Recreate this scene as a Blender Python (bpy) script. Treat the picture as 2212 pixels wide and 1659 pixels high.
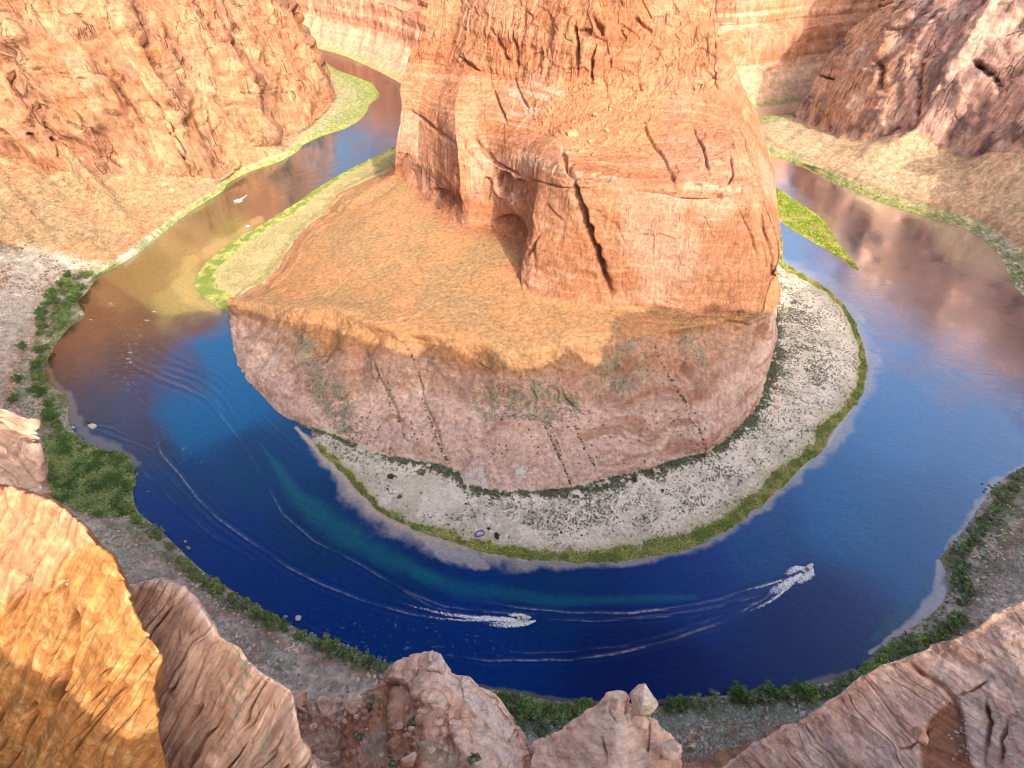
import bpy, bmesh, math, random
import numpy as np
from mathutils import Vector, Matrix

# ------------------------------------------------------------------ camera, sky, sun, exposure
S = bpy.context.scene
for o in list(bpy.data.objects):
    bpy.data.objects.remove(o)
PITCH = math.radians(44.0); F = 1200.0; CX, CY = 1106.0, 829.5; H = 300.0
cam_d = bpy.data.cameras.new("camera"); cam = bpy.data.objects.new("camera", cam_d)
S.collection.objects.link(cam); S.camera = cam
cam.location = (0, 0, H); cam.rotation_euler = (math.pi/2 - PITCH, 0, 0)
cam_d.sensor_width = 36.0; cam_d.lens = 36.0*F/2212.0
cam_d.clip_start = 0.3; cam_d.clip_end = 20000
SUN_AZ = math.radians(26.0)      # from straight behind the camera towards its right
SUN_EL = math.radians(34.0)
SV = np.array([math.sin(SUN_AZ)*math.cos(SUN_EL), -math.cos(SUN_AZ)*math.cos(SUN_EL), math.sin(SUN_EL)])
W = bpy.data.worlds.new("World"); S.world = W; W.use_nodes = True
nt = W.node_tree; nt.nodes.clear()
sky = nt.nodes.new('ShaderNodeTexSky'); sky.sky_type = 'NISHITA'; sky.sun_disc = False
sky.sun_elevation = SUN_EL; sky.sun_rotation = math.atan2(SV[0], SV[1])
sky.altitude = 100; sky.dust_density = 10.0; sky.air_density = 1.0; sky.ozone_density = 1.0
bg = nt.nodes.new('ShaderNodeBackground'); bg.inputs[1].default_value = 0.15
wo = nt.nodes.new('ShaderNodeOutputWorld')
nt.links.new(sky.outputs[0], bg.inputs[0]); nt.links.new(bg.outputs[0], wo.inputs[0])
sd = bpy.data.lights.new("sun", 'SUN'); sun = bpy.data.objects.new("sun", sd); S.collection.objects.link(sun)
sd.energy = 2.1; sd.angle = math.radians(0.45); sd.color = (1.0, 0.85, 0.66)
sun.rotation_euler = Vector((-SV[0], -SV[1], -SV[2])).to_track_quat('-Z', 'Y').to_euler()
S.view_settings.view_transform = 'Standard'; S.view_settings.look = 'None'
S.view_settings.gamma = 1.0; S.view_settings.exposure = 1.32
try: S.view_settings.use_curve_mapping = False
except Exception: pass

QF = 1.0                                # mesh fineness
S.cycles.filter_width = 1.1; S.cycles.use_denoising = True
rng = np.random.default_rng(7)
random.seed(7)
RIGHT = np.array([1.0, 0, 0]); FWD = np.array([0, math.cos(PITCH), -math.sin(PITCH)]); UPV = np.array([0, math.sin(PITCH), math.cos(PITCH)])

# ------------------------------------------------------------------ surveying: a sight line to a point of the place
def ray(px, py):
    return RIGHT*((px-CX)/F) + UPV*(-(py-CY)/F) + FWD
def Z(px, py, z):                       # where the sight line meets height z
    r = ray(px, py); t = (z-H)/r[2]; return np.array([r[0]*t, r[1]*t, z])
def Y(px, py, y):                       # where it meets distance y
    r = ray(px, py); t = y/r[1]; return np.array([r[0]*t, y, H+r[2]*t])
def T(px, py, t):                       # at depth t
    r = ray(px, py); return np.array([r[0]*t, r[1]*t, H+r[2]*t])
def pix(P):                             # inverse: survey coordinates of points (..,3)
    Q = P - np.array([0, 0, H]); d = np.maximum(Q@FWD, 1e-3)
    return CX + F*(Q@RIGHT)/d, CY - F*(Q@UPV)/d

# ------------------------------------------------------------------ noise
def _h(i, j, k, s):                     # integer lattice hash, 0..1
    h = i*np.uint32(374761393) + j*np.uint32(668265263) + k*np.uint32(2246822519) + np.uint32((s*1274126177) & 0xFFFFFFFF)
    h ^= h >> np.uint32(13); h *= np.uint32(1274126177); h ^= h >> np.uint32(16); h *= np.uint32(2246822519); h ^= h >> np.uint32(15)
    return (h & np.uint32(0xFFFFFF)).astype(np.float32)*np.float32(1/0xFFFFFF)
def _i(a): return a.astype(np.int64).astype(np.uint32)
ONE = np.uint32(1)
def vn(x, y, z, s=0):                   # value noise 0..1
    x, y, z = np.broadcast_arrays(np.asarray(x, float), np.asarray(y, float), np.asarray(z, float))
    i = np.floor(x); j = np.floor(y); k = np.floor(z)
    fx = (x-i).astype(np.float32); fy = (y-j).astype(np.float32); fz = (z-k).astype(np.float32)
    i = _i(i); j = _i(j); k = _i(k)
    fx = fx*fx*(3-2*fx); fy = fy*fy*(3-2*fy); fz = fz*fz*(3-2*fz)
    def l(a, b, t): return a+(b-a)*t
    r = []
    for c in (0, 1):
        K = k+ONE if c else k
        r.append(l(l(_h(i, j, K, s), _h(i+ONE, j, K, s), fx), l(_h(i, j+ONE, K, s), _h(i+ONE, j+ONE, K, s), fx), fy))
    return l(r[0], r[1], fz).astype(np.float64)
def fbm(x, y, z, o=4, s=0, g=0.5, lac=2.03):
    r = 0; a = 1; t = 0
    for q in range(o):
        r = r + a*vn(x*lac**q+q*17.3, y*lac**q-q*9.1, z*lac**q+q*5.7, s+q); t += a; a *= g
    return r/t
def ridge(x, y, z, o=3, s=0):
    r = 0; a = 1; t = 0
    for q in range(o):
        n = 1-np.abs(2*vn(x*2**q+q*7.3, y*2**q-q*3.1, z*2**q+q*1.7, s+q)-1); r = r + a*n; t += a; a *= 0.5
    return r/t
def worley(x, y, z, s=0):               # F1, F2, id of the nearest cell (eight nearest lattice cells)
    x, y, z = np.broadcast_arrays(x, y, z)
    i = np.floor(x-.5); j = np.floor(y-.5); k = np.floor(z-.5)
    f1 = np.full(x.shape, 9.0, np.float32); f2 = f1.copy(); idc = np.zeros(x.shape, np.float32)
    X = (x-i).astype(np.float32); Y_ = (y-j).astype(np.float32); Z_ = (z-k).astype(np.float32); i = _i(i); j = _i(j); k = _i(k)
    for a in (0, 1):
        for b in (0, 1):
            for c in (0, 1):
                I, J, K = i+np.uint32(a), j+np.uint32(b), k+np.uint32(c)
                r = _h(I, J, K, s); q = (r*997.13) % 1.0; w = (r*3571.7) % 1.0
                dx = a+.15+.7*r-X; dy = b+.15+.7*q-Y_; dz = c+.15+.7*w-Z_
                d = np.sqrt(dx*dx+dy*dy+dz*dz); r = (r*7919.3) % 1.0
                n = d < f1
                f2 = np.where(n, f1, np.minimum(f2, d)); idc = np.where(n, r, idc); f1 = np.where(n, d, f1)
    return f1, f2, idc
def blocks(x, y, z, s, zs, seed):       # flat-faced joint blocks, taller than wide
    f1, f2, idc = worley(x/s, y/s, z/zs, seed); return (idc-.5)*sm(0, .05, f2-f1), idc
def sm(a, b, x):
    t = np.clip((x-a)/(b-a), 0, 1); return t*t*(3-2*t)
def mix(a, b, t):
    return a*(1-t[..., None]) + np.asarray(b)*t[..., None]
def lerp(a, b, t): return a+(b-a)*t

# ------------------------------------------------------------------ surfaces
def resample(pts, n):                   # even points along a 3-D line
    pts = np.asarray(pts, float); d = np.r_[0, np.cumsum(np.linalg.norm(np.diff(pts, axis=0), axis=1))]
    t = np.linspace(0, d[-1], n)
    return np.stack([np.interp(t, d, pts[:, k]) for k in range(pts.shape[1])], 1)
def segrow(segs, ns):                   # a row given station by station; segs[i] runs to the first point of segs[i+1]
    out = []
    for i in range(len(segs)-1):
        p = list(segs[i]) + [segs[i+1][0]]
        out.append(resample(p, ns[i]+1)[:-1])
    out.append(np.asarray([segs[-1][0]])); return np.concatenate(out)
def wmat(t, C, ten):
    M = np.zeros((len(t), C)); i = np.clip(np.floor(t).astype(int), 0, C-2); f = t-i
    h = [2*f**3-3*f**2+1, f**3-2*f**2+f, -2*f**3+3*f**2, f**3-f**2]
    r = np.arange(len(t))
    np.add.at(M, (r, i), h[0]); np.add.at(M, (r, i+1), h[2])
    a = ten
    ip = np.clip(i-1, 0, C-1); iq = np.clip(i+2, 0, C-1)
    np.add.at(M, (r, i+1), h[1]*a); np.add.at(M, (r, ip), -h[1]*a)
    np.add.at(M, (r, iq), h[3]*a); np.add.at(M, (r, i), -h[3]*a)
    return M
def spread(net, axis, n, floor=3.0):
    x, y = pix(net); x = np.clip(x, -300, 2500); y = np.clip(y, -300, 1950)
    d = np.hypot(np.diff(x, axis=axis), np.diff(y, axis=axis))
    d = d.mean(axis=1-axis)*0.7+d.max(axis=1-axis)*0.3 + floor
    c = np.r_[0, np.cumsum(d)]; return np.interp(np.linspace(0, c[-1], n), c, np.arange(len(c)))
def surface(net, nu, nv, tu=0.5, tv=0.35, floor=3.0):
    nu = int(nu*QF); nv = int(nv*QF)
    net = np.asarray(net, float); R, C = net.shape[:2]
    tvv = spread(net, 0, nv, floor); tuu = spread(net, 1, nu, floor)
    Wv = wmat(tvv, R, tv); Wu = wmat(tuu, C, tu)
    P = np.stack([Wv @ net[..., k] @ Wu.T for k in range(3)], -1)
    return P, tuu, tvv
def normals(P):
    a = np.gradient(P, axis=1); b = np.gradient(P, axis=0); n = np.cross(a, b)
    return n/np.maximum(np.linalg.norm(n, axis=2, keepdims=True), 1e-9)
def outn(P):                            # normals turned to the open side of the canyon
    n = normals(P); s = np.einsum('ijk,ijk->ij', n, np.array([0, 0, H])-P)
    return n if (s > 0).mean() > .5 else -n
def pdist(px, py, poly, w=None):        # distance to a polyline, and the value of w along it
    best = np.full(px.shape, 1e9); val = np.zeros(px.shape)
    for k in range(len(poly)-1):
        ax, ay = poly[k][:2]; bx, by = poly[k+1][:2]; L = (bx-ax)**2+(by-ay)**2+1e-9
        t = np.clip(((px-ax)*(bx-ax)+(py-ay)*(by-ay))/L, 0, 1)
        d = np.hypot(px-ax-t*(bx-ax), py-ay-t*(by-ay))
        m = d < best; best = np.where(m, d, best)
        val = np.where(m, (k+t)/(len(poly)-1), val)
    return best, val
def inside(px, py, poly):
    r = np.zeros(px.shape, bool); n = len(poly)
    for k in range(n):
        x0, y0 = poly[k]; x1, y1 = poly[(k+1) % n]
        if y0 == y1: continue
        c = ((y0 > py) != (y1 > py)) & (px < (x1-x0)*(py-y0)/(y1-y0)+x0); r ^= c
    return r
def near_in(px, py, poly, soft):        # 1 inside, fading over «soft» outside
    d, _ = pdist(px, py, list(poly)+[poly[0]]); i = inside(px, py, poly)
    return np.where(i, sm(-soft, soft*0.3, d), 1-sm(0, soft, d)*0.5-0.5*sm(0, soft*0.5, d))*1.0

def grid_obj(name, P, col, mat, smooth=True, extra=None, flip=False, keep=None, vein=None):
    nv, nu = P.shape[:2]
    me = bpy.data.meshes.new(name); idx = np.arange(nv*nu).reshape(nv, nu)
    q = np.stack([idx[:-1, :-1], idx[:-1, 1:], idx[1:, 1:], idx[1:, :-1]], -1).reshape(-1, 4)
    if keep is not None: q = q[keep.reshape(-1)]
    if flip: q = q[:, ::-1]
    me.vertices.add(nv*nu); me.vertices.foreach_set('co', P.astype(np.float32).ravel())
    me.loops.add(q.size); me.loops.foreach_set('vertex_index', q.astype(np.int32).ravel())
    me.polygons.add(len(q)); me.polygons.foreach_set('loop_start', np.arange(0, q.size, 4, dtype=np.int32))
    me.polygons.foreach_set('use_smooth', np.full(len(q), smooth))
    if col is not None:
        a = me.color_attributes.new('Col', 'FLOAT_COLOR', 'POINT')
        c = np.ones((nv*nu, 4), np.float32); c[:, :3] = np.clip(col, 0, 1).reshape(-1, 3)
        if vein is not None: c[:, 3] = np.clip(vein, 0, 1).ravel()
        a.data.foreach_set('color', c.ravel())
    for k, v in (extra or {}).items():
        a = me.attributes.new(k, 'FLOAT', 'POINT'); a.data.foreach_set('value', v.astype(np.float32).ravel())
    me.update(calc_edges=True); me.validate()
    me.materials.append(mat)
    o = bpy.data.objects.new(name, me); S.collection.objects.link(o); return o
def raw_obj(name, V, Fc, mats, parent=None, smooth=False, col=None, midx=None, link=True):
    me = bpy.data.meshes.new(name); me.from_pydata([tuple(map(float, v)) for v in V], [], Fc)
    for m in (mats if isinstance(mats, (list, tuple)) else [mats]): me.materials.append(m)
    if smooth: me.polygons.foreach_set('use_smooth', [True]*len(me.polygons))
    if midx is not None: me.polygons.foreach_set('material_index', midx)
    if col is not None:
        a = me.color_attributes.new('Col', 'FLOAT_COLOR', 'POINT')
        c = np.ones((len(V), 4), np.float32); c[:, :3] = col; a.data.foreach_set('color', c.ravel())
    me.update()
    o = bpy.data.objects.new(name, me)
    if link: S.collection.objects.link(o)
    if parent: o.parent = parent
    return o
def tag(o, label=None, cat=None, group=None, kind=None):
    if label: o['label'] = label
    if cat: o['category'] = cat
    if group: o['group'] = group
    if kind: o['kind'] = kind
    return o
def empty(name, loc, label, cat, group=None, rz=0):
    o = bpy.data.objects.new(name, None); S.collection.objects.link(o); o.location = loc; o.rotation_euler = (0, 0, rz)
    o.empty_display_size = 0.5
    return tag(o, label, cat, group)

# ------------------------------------------------------------------ materials
def nodes(name):
    m = bpy.data.materials.new(name); m.use_nodes = True; t = m.node_tree; t.nodes.clear()
    out = t.nodes.new('ShaderNodeOutputMaterial'); b = t.nodes.new('ShaderNodeBsdfPrincipled')
    t.links.new(b.outputs[0], out.inputs[0]); return m, t, b, out
def N(t, k, **kw):
    n = t.nodes.new(k)
    for a, v in kw.items():
        if a.startswith('i_'):
            key = a[2:]; key = int(key) if key.isdigit() else key
            n.inputs[key].default_value = v
        else: setattr(n, a, v)
    return n
def earth(name, scale, amount, bump, bdist, rough=0.95, streak=0.0, veins=0.0, vscale=.16, lam=0.0, lscale=1.2, axis=None):
    """the vertex albedo with finer mottling, bedding lines, hairline cracks and relief than the mesh carries"""
    m, t, b, out = nodes(name); L = t.links.new
    att = N(t, 'ShaderNodeAttribute', attribute_name='Col'); geo = N(t, 'ShaderNodeNewGeometry'); pos = geo.outputs['Position']
    def mapped(sc):
        mp = N(t, 'ShaderNodeMapping'); L(pos, mp.inputs[0]); mp.inputs['Scale'].default_value = sc; return mp.outputs[0]
    def mul(a, b_):
        n = N(t, 'ShaderNodeMath', operation='MULTIPLY')
        L(a, n.inputs[0])
        if isinstance(b_, float): n.inputs[1].default_value = b_
        else: L(b_, n.inputs[1])
        return n.outputs[0]
    def rng_(src, lo, hi, a, b_):
        n = N(t, 'ShaderNodeMapRange', i_1=lo, i_2=hi, i_3=a, i_4=b_); L(src, n.inputs[0]); return n.outputs[0]
    n1 = N(t, 'ShaderNodeTexNoise', i_Scale=scale, i_Detail=9.0, i_Roughness=0.74); L(pos, n1.inputs['Vector'])
    n2 = N(t, 'ShaderNodeTexNoise', i_Scale=scale*1.3, i_Detail=6.0, i_Roughness=0.65, i_Distortion=0.5); L(mapped((1, 1, .10)), n2.inputs['Vector'])
    n3 = N(t, 'ShaderNodeTexNoise', i_Scale=lscale, i_Detail=5.0, i_Roughness=0.7, i_Distortion=0.3); 
    if axis is None: L(mapped((.035, .035, 1)), n3.inputs['Vector'])
    else:                                # thin beds across a tilted axis
        al_ = np.cross(FWD, axis); cx_ = N(t, 'ShaderNodeCombineXYZ')
        for i_, (v_, k_) in enumerate(((axis, 1.0), (al_, .05), (FWD, .08))):
            dt = N(t, 'ShaderNodeVectorMath', operation='DOT_PRODUCT'); L(pos, dt.inputs[0]); dt.inputs[1].default_value = tuple(np.asarray(v_)*k_); L(dt.outputs['Value'], cx_.inputs[i_])
        L(cx_.outputs[0], n3.inputs['Vector'])
    val = rng_(n1.outputs[0], .32, .68, 1-amount, 1+amount)
    val = mul(val, rng_(n2.outputs[0], .35, .65, 1-streak, 1+streak)); val = mul(val, rng_(n3.outputs[0], .35, .65, 1-lam, 1+lam))
    hgt = N(t, 'ShaderNodeMath', operation='MULTIPLY_ADD', i_1=lam*2.0); L(n3.outputs[0], hgt.inputs[0]); L(n1.outputs[0], hgt.inputs[2]); h = hgt.outputs[0]
    if veins > 0:
        k = None
        for sc_, rot, wd_ in (((1, 1, .13), 0, .020), ((.8, .8, .22), 41, .016)):
            vn_ = N(t, 'ShaderNodeTexNoise', i_Scale=vscale, i_Detail=3.5, i_Roughness=.5, i_Distortion=.35)
            mp = N(t, 'ShaderNodeMapping'); L(pos, mp.inputs[0]); mp.inputs['Scale'].default_value = sc_; mp.inputs['Location'].default_value = (rot, rot*2, 0); L(mp.outputs[0], vn_.inputs['Vector'])
            su = N(t, 'ShaderNodeMath', operation='SUBTRACT', i_1=.5); L(vn_.outputs[0], su.inputs[0]); ab = N(t, 'ShaderNodeMath', operation='ABSOLUTE'); L(su.outputs[0], ab.inputs[0])
            line = rng_(ab.outputs[0], 0.0, wd_, 1.0, 0.0)
            pt = N(t, 'ShaderNodeTexNoise', i_Scale=vscale*1.3, i_Detail=3.0); L(mapped((1, 1, .5)), pt.inputs['Vector'])
            q = mul(line, rng_(pt.outputs[0], .5 if rot else .46, .6, 0.0, 1.0))
            if k is None: k = q
            else:
                mx_ = N(t, 'ShaderNodeMath', operation='MAXIMUM'); L(k, mx_.inputs[0]); L(q, mx_.inputs[1]); k = mx_.outputs[0]
        k = mul(mul(k, att.outputs['Alpha']), veins)
        inv = N(t, 'ShaderNodeMath', operation='SUBTRACT', i_0=1.0); L(k, inv.inputs[1]); val = mul(val, inv.outputs[0])
        hs = N(t, 'ShaderNodeMath', operation='SUBTRACT'); L(h, hs.inputs[0]); L(k, hs.inputs[1]); h = hs.outputs[0]
    vm = N(t, 'ShaderNodeVectorMath', operation='SCALE'); L(att.outputs['Color'], vm.inputs[0]); L(val, vm.inputs['Scale']); L(vm.outputs[0], b.inputs['Base Color'])
    bu = N(t, 'ShaderNodeBump', i_Strength=bump, i_Distance=bdist); L(h, bu.inputs['Height']); L(bu.outputs[0], b.inputs['Normal'])
    b.inputs['Roughness'].default_value = rough; b.inputs['Specular IOR Level'].default_value = 0.12
    return m
def plain(name, col, rough=0.6, metal=0.0, var=0.12, scale=3.0):
    m, t, b, out = nodes(name); L = t.links.new
    tc = N(t, 'ShaderNodeTexCoord'); n = N(t, 'ShaderNodeTexNoise', i_Scale=scale, i_Detail=5.0); L(tc.outputs['Object'], n.inputs['Vector'])
    r = N(t, 'ShaderNodeMapRange', i_1=0.3, i_2=0.7, i_3=1-var, i_4=1+var); L(n.outputs[0], r.inputs[0])
    v = N(t, 'ShaderNodeVectorMath', operation='SCALE'); v.inputs[0].default_value = col; L(r.outputs[0], v.inputs['Scale'])
    L(v.outputs[0], b.inputs['Base Color']); b.inputs['Roughness'].default_value = rough; b.inputs['Metallic'].default_value = metal
    b.inputs['Specular IOR Level'].default_value = 0.3
    return m
M_rock = earth('sandstone', 0.30, 0.36, 1.0, 2.8, streak=.16, veins=.35, vscale=.09, lam=.04, lscale=.9)
M_wall = earth('canyon wall sandstone', 0.17, 0.36, 1.0, 4.5, streak=.30, veins=.5, vscale=.045, lam=.08, lscale=.5)
M_far = earth('far sandstone', 0.10, 0.28, 1.0, 4.0, streak=.18, veins=.3, vscale=.03, lam=.14, lscale=.25)
M_near = earth('near sandstone', 2.6, 0.34, 1.0, 0.16, streak=.05, veins=.25, vscale=.8, lam=.04, lscale=6.0)
def bedded(name, axis, lscale, scale=2.4, amount=.26, lam=.34, bd=.12):
    return earth(name, scale, amount, 1.0, bd, streak=.03, veins=.2, vscale=.8, lam=lam, lscale=lscale, axis=axis/np.linalg.norm(axis))
M_bedA = bedded('bedded ochre sandstone', RIGHT*.80+UPV*(-.60), 7.0, 4.0, .36, .30, .08)
M_bedB = bedded('bedded pink sandstone', RIGHT*.84+UPV*(-.54), 5.0, 3.0, .26, .34, .12)
M_bedE = bedded('banded pink sandstone', UPV*1.0+RIGHT*.1, 3.2, 2.0, .24, .22, .14)
M_bedF = bedded('sloping pink sandstone', RIGHT*.50+UPV*(.86), 1.9, 1.6, .30, .26, .18)
M_soil = earth('sandy soil', 0.8, 0.24, 0.7, 0.5)
# ------------------------------------------------------------------ rock: relief and colour
def cliff_relief(P, Nn, amp=1.0, joint=26.0, block=13.0, seed=0, strata=1.0, tilt=0.0):
    x, y, z = P[..., 0], P[..., 1], P[..., 2]
    steep = 1-np.clip(np.abs(Nn[..., 2]), 0, 1)
    wx = x + 8*(fbm(x/30, y/30, z/30, 2, seed+50)-.5); wy = y + 8*(fbm(x/30, y/30, z/30, 2, seed+51)-.5)
    j = ridge(wx/joint, wy/joint, z/(joint*7), 2, seed+1)
    groove = sm(0.86, 0.99, j)
    g2 = sm(0.88, 0.99, ridge(wx/(joint*.36), wy/(joint*.36), z/(joint*3), 1, seed+7))
    s = z + tilt*x + 9*(fbm(x/90, y/90, 0*z, 3, seed+2)-.5)
    st = fbm(s/7.5, x/260, y/260, 3, seed+3, 0.6)-.5
    st2 = sm(.45, .55, vn(s/11, 0*s+3.3, 0*s, seed+4))-.5
    f1, f2, idc = worley(wx/block, wy/block, s/(block*.8), seed+20)
    bl = (idc-.5)*sm(0, .2, f2-f1); ck = 1-sm(0, .06, f2-f1)
    g = fbm(x/18, y/18, z/18, 5, seed+5)-.5
    d = (-4.2*groove*steep - 1.5*g2*steep + strata*(2.4*st+1.8*st2)*steep + 2.1*bl*steep - .45*ck*(.3+.7*steep) + 3.2*g)*amp
    return d, dict(groove=groove, st=st, st2=st2, ck=ck, idc=idc, steep=steep, s=s, g=g)
ORANGE = np.array([.60, .29, .135]); PINK = np.array([.54, .29, .195]); DEEP = np.array([.42, .155, .07]); PALE = np.array([.66, .44, .31]); VARN_SHADE = np.array([.20, .095, .07])  # last tone: desert varnish, also the painted shade in cracks
ORANGE = np.array([.44, .205, .115])
def rock_col(P, info, base=ORANGE, varn=0.5, seed=0, pale=1.0):
    x, y, z = P[..., 0], P[..., 1], P[..., 2]
    n = fbm(x/40, y/40, z/25, 5, seed+30, .6)
    c = np.ones(P.shape)*base
    c = mix(c, DEEP*.85, sm(.48, .66, n)*.6)
    c = mix(c, PINK, sm(.5, .3, n)*.45)
    b = fbm(info['s']/3.2, x/180, y/180, 3, seed+31, .65)
    c = mix(c, PALE, sm(.60, .78, b)*.2*pale); c = mix(c, DEEP, sm(.42, .28, b)*.15)
    v = fbm(x/7, y/7, z/55, 3, seed+32)*sm(.4, .6, fbm(x/45, y/45, z/60, 2, seed+33))
    c = mix(c, VARN_SHADE, sm(.30, .5, v)*varn*info['steep'])
    c = mix(c, DEEP*.8, info['ck']*.15)
    f = fbm(x/5, y/5, z/5, 3, seed+34, .7)
    return c*(0.86+.28*f)[..., None]
def cracks(P, px, py, lst):             # traced joints: (line, half width px, depth m); returns inward push
    d = np.zeros(px.shape); m = np.zeros(px.shape)
    wob = (fbm(px/14, py/14, 0*px, 3, 77)-.5)*6
    for line, w, dep in lst:
        xs = [p[0] for p in line]; ys = [p[1] for p in line]; q = w*4+8
        sel = (px > min(xs)-q) & (px < max(xs)+q) & (py > min(ys)-q) & (py < max(ys)+q)
        if not sel.any(): continue
        dd, tt = pdist(px[sel]+wob[sel], py[sel]+wob[sel]*.5, line); L_ = sum(math.dist(a[:2], b[:2]) for a, b in zip(line, line[1:]))
        av = vn(tt*L_/22, 0*tt+w, 0*tt+dep, 78); ww = w*(.45+.75*vn(tt*L_/13, 0*tt+dep, 0*tt, 79))
        k = np.exp(-(dd/ww)**2)*np.minimum(1, 4*np.minimum(tt, 1-tt)+.05)*(.35+.8*av)
        d[sel] = np.maximum(d[sel], dep*k); m[sel] = np.maximum(m[sel], k)
    return d, m

# ================================================================== the butte inside the bend, with its bench
def s3(lst, f): return [f(*p) for p in lst]
V3 = lambda *a: np.array(a, float)
ns = [5, 10, 12, 22, 24, 16, 22, 10, 6, 5, 5]
I = [[V3(-95, 790, 3)],
     s3([(850, 362, 5), (800, 385, 5), (755, 405, 5), (722, 425, 5)], Z),
     s3([(705, 455, 5), (660, 490, 5), (620, 540, 5), (600, 580, 5), (565, 612, 5), (530, 625, 4)], Z),
     s3([(506, 655, 3), (498, 690, 0), (500, 745, -2), (508, 790, -2), (524, 818, -2), (552, 852, -2), (575, 880, -2), (610, 905, -2)], Z),
     s3([(640, 917, -2), (667, 922, 1), (700, 935, 3), (735, 948, 4), (790, 972, 5), (850, 990, 5), (937, 1003, 5), (990, 1022, 5)], Z),
     s3([(1002, 1050, 5), (1060, 1062, 5), (1154, 1064, 5), (1237, 1056, 5)], Z),
     s3([(1304, 1037, 5), (1404, 1015, 5), (1474, 990, 5), (1528, 980, 5), (1575, 946, 5), (1608, 913, 5)], Z),
     [Z(1640, 873, 5), Z(1650, 840, 5), V3(203, 322, 5)],
     [V3(216, 350, 5)], [V3(243, 440, 4)], [V3(266, 560, 3)], [V3(270, 760, 3)]]
D1 = [[V3(-93, 780, 25)],
      s3([(851, 368, 25), (804, 392, 22), (762, 412, 20), (730, 432, 16)], Z),
      s3([(718, 458, 16), (672, 495, 15), (632, 545, 14), (610, 585, 13), (575, 614, 13), (536, 632, 12)], Z),
      s3([(508, 662, 10), (506, 690, 10), (520, 720, 12), (545, 745, 14), (575, 765, 15), (600, 790, 16), (625, 815, 16), (650, 845, 14)], Z),
      s3([(690, 860, 14), (737, 852, 18), (814, 832, 22), (860, 840, 23), (904, 848, 24), (984, 857, 25)], Z),
      s3([(1054, 875, 25), (1137, 870, 26), (1200, 878, 26)], Z),
      s3([(1260, 888, 26), (1304, 893, 26), (1404, 890, 27), (1474, 888, 28), (1550, 850, 31)], Z),
      [Z(1615, 800, 33), Z(1640, 770, 34), V3(190, 323, 36)],
      [V3(208, 352, 36)], [V3(236, 440, 36)], [V3(260, 560, 36)], [V3(262, 750, 36)]]
RM = [[V3(-92, 770, 45)],
      s3([(851, 376, 48), (812, 398, 42), (775, 416, 38), (750, 438, 34)], Z),
      s3([(738, 462, 32), (690, 502, 29), (650, 552, 27), (625, 592, 25), (590, 622, 23), (550, 640, 21)], Z),
      s3([(515, 650, 19), (545, 652, 26), (580, 655, 32), (620, 662, 38), (650, 665, 41), (680, 669, 44), (710, 674, 46)], Z),
      s3([(737, 681, 48), (800, 704, 52), (850, 716, 53), (904, 724, 54), (960, 730, 55), (1004, 738, 55)], Z),
      s3([(1070, 752, 55), (1137, 764, 55), (1204, 752, 55)], Z),
      s3([(1270, 742, 55), (1310, 733, 56), (1400, 722, 57), (1474, 714, 58), (1550, 702, 58)], Z),
      [Z(1620, 688, 58), Z(1640, 684, 58)],
      [V3(190, 338, 58)], [V3(228, 440, 60)], [V3(252, 560, 62)], [V3(255, 750, 62)]]
BM = [[V3(-90, 760, 52)],
      s3([(852, 375, 50), (830, 392, 47)], Z),
      s3([(830, 420, 45), (800, 455, 45), (770, 500, 44), (745, 550, 43)], Z),
      s3([(735, 580, 43), (745, 610, 45), (770, 625, 47), (800, 640, 50)], Z),
      s3([(840, 650, 53), (920, 662, 56), (1000, 668, 57)], Z),
      s3([(1070, 680, 58), (1137, 688, 58), (1204, 690, 59)], Z),
      s3([(1290, 690, 59), (1380, 692, 59), (1474, 692, 60), (1550, 688, 60)], Z),
      [Z(1630, 680, 60), Z(1650, 678, 60)],
      [V3(188, 340, 61)], [V3(224, 440, 64)], [V3(248, 560, 66)], [V3(252, 750, 66)]]
B0 = [[V3(-88, 750, 56)],
      s3([(853, 372, 55), (862, 376, 55)], Z),
      s3([(870, 380, 55), (890, 396, 55), (905, 408, 55)], Z),
      s3([(922, 424, 56), (950, 450, 56), (975, 472, 57)], Z),
      s3([(997, 491, 57), (1045, 492, 57), (1067, 491, 58), (1100, 510, 59)], Z),
      s3([(1128, 535, 60), (1130, 570, 60), (1125, 600, 61), (1145, 622, 61), (1204, 640, 61), (1260, 648, 62)], Z),
      s3([(1322, 655, 62), (1352, 655, 62), (1420, 661, 62), (1474, 668, 62), (1540, 672, 62)], Z),
      [Z(1610, 674, 62), Z(1640, 673, 62)],
      [V3(183, 332, 62)], [V3(218, 440, 75)], [V3(243, 560, 75)], [V3(248, 750, 75)]]
def R(c0, cols, tail):                   # cols: stations 1..7 lists of (px,py,Y)
    return [[V3(*c0)]] + [s3(c, Y) for c in cols] + [[V3(*q)] for q in tail]
R1 = R((-86, 745, 95), [[(857, 322, 562)], [(880, 325, 556)], [(905, 345, 545), (950, 380, 510)], [(995, 405, 462), (1060, 400, 463), (1095, 430, 440)],
     [(1130, 460, 415), (1150, 505, 370), (1200, 512, 358), (1250, 520, 350)], [(1292, 522, 342), (1330, 525, 340), (1474, 535, 334), (1560, 540, 331)], [(1640, 540, 330)]],
     [tuple(Y(1686, 545, 333)), (215, 445, 106), (238, 560, 110), (243, 750, 110)])
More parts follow.
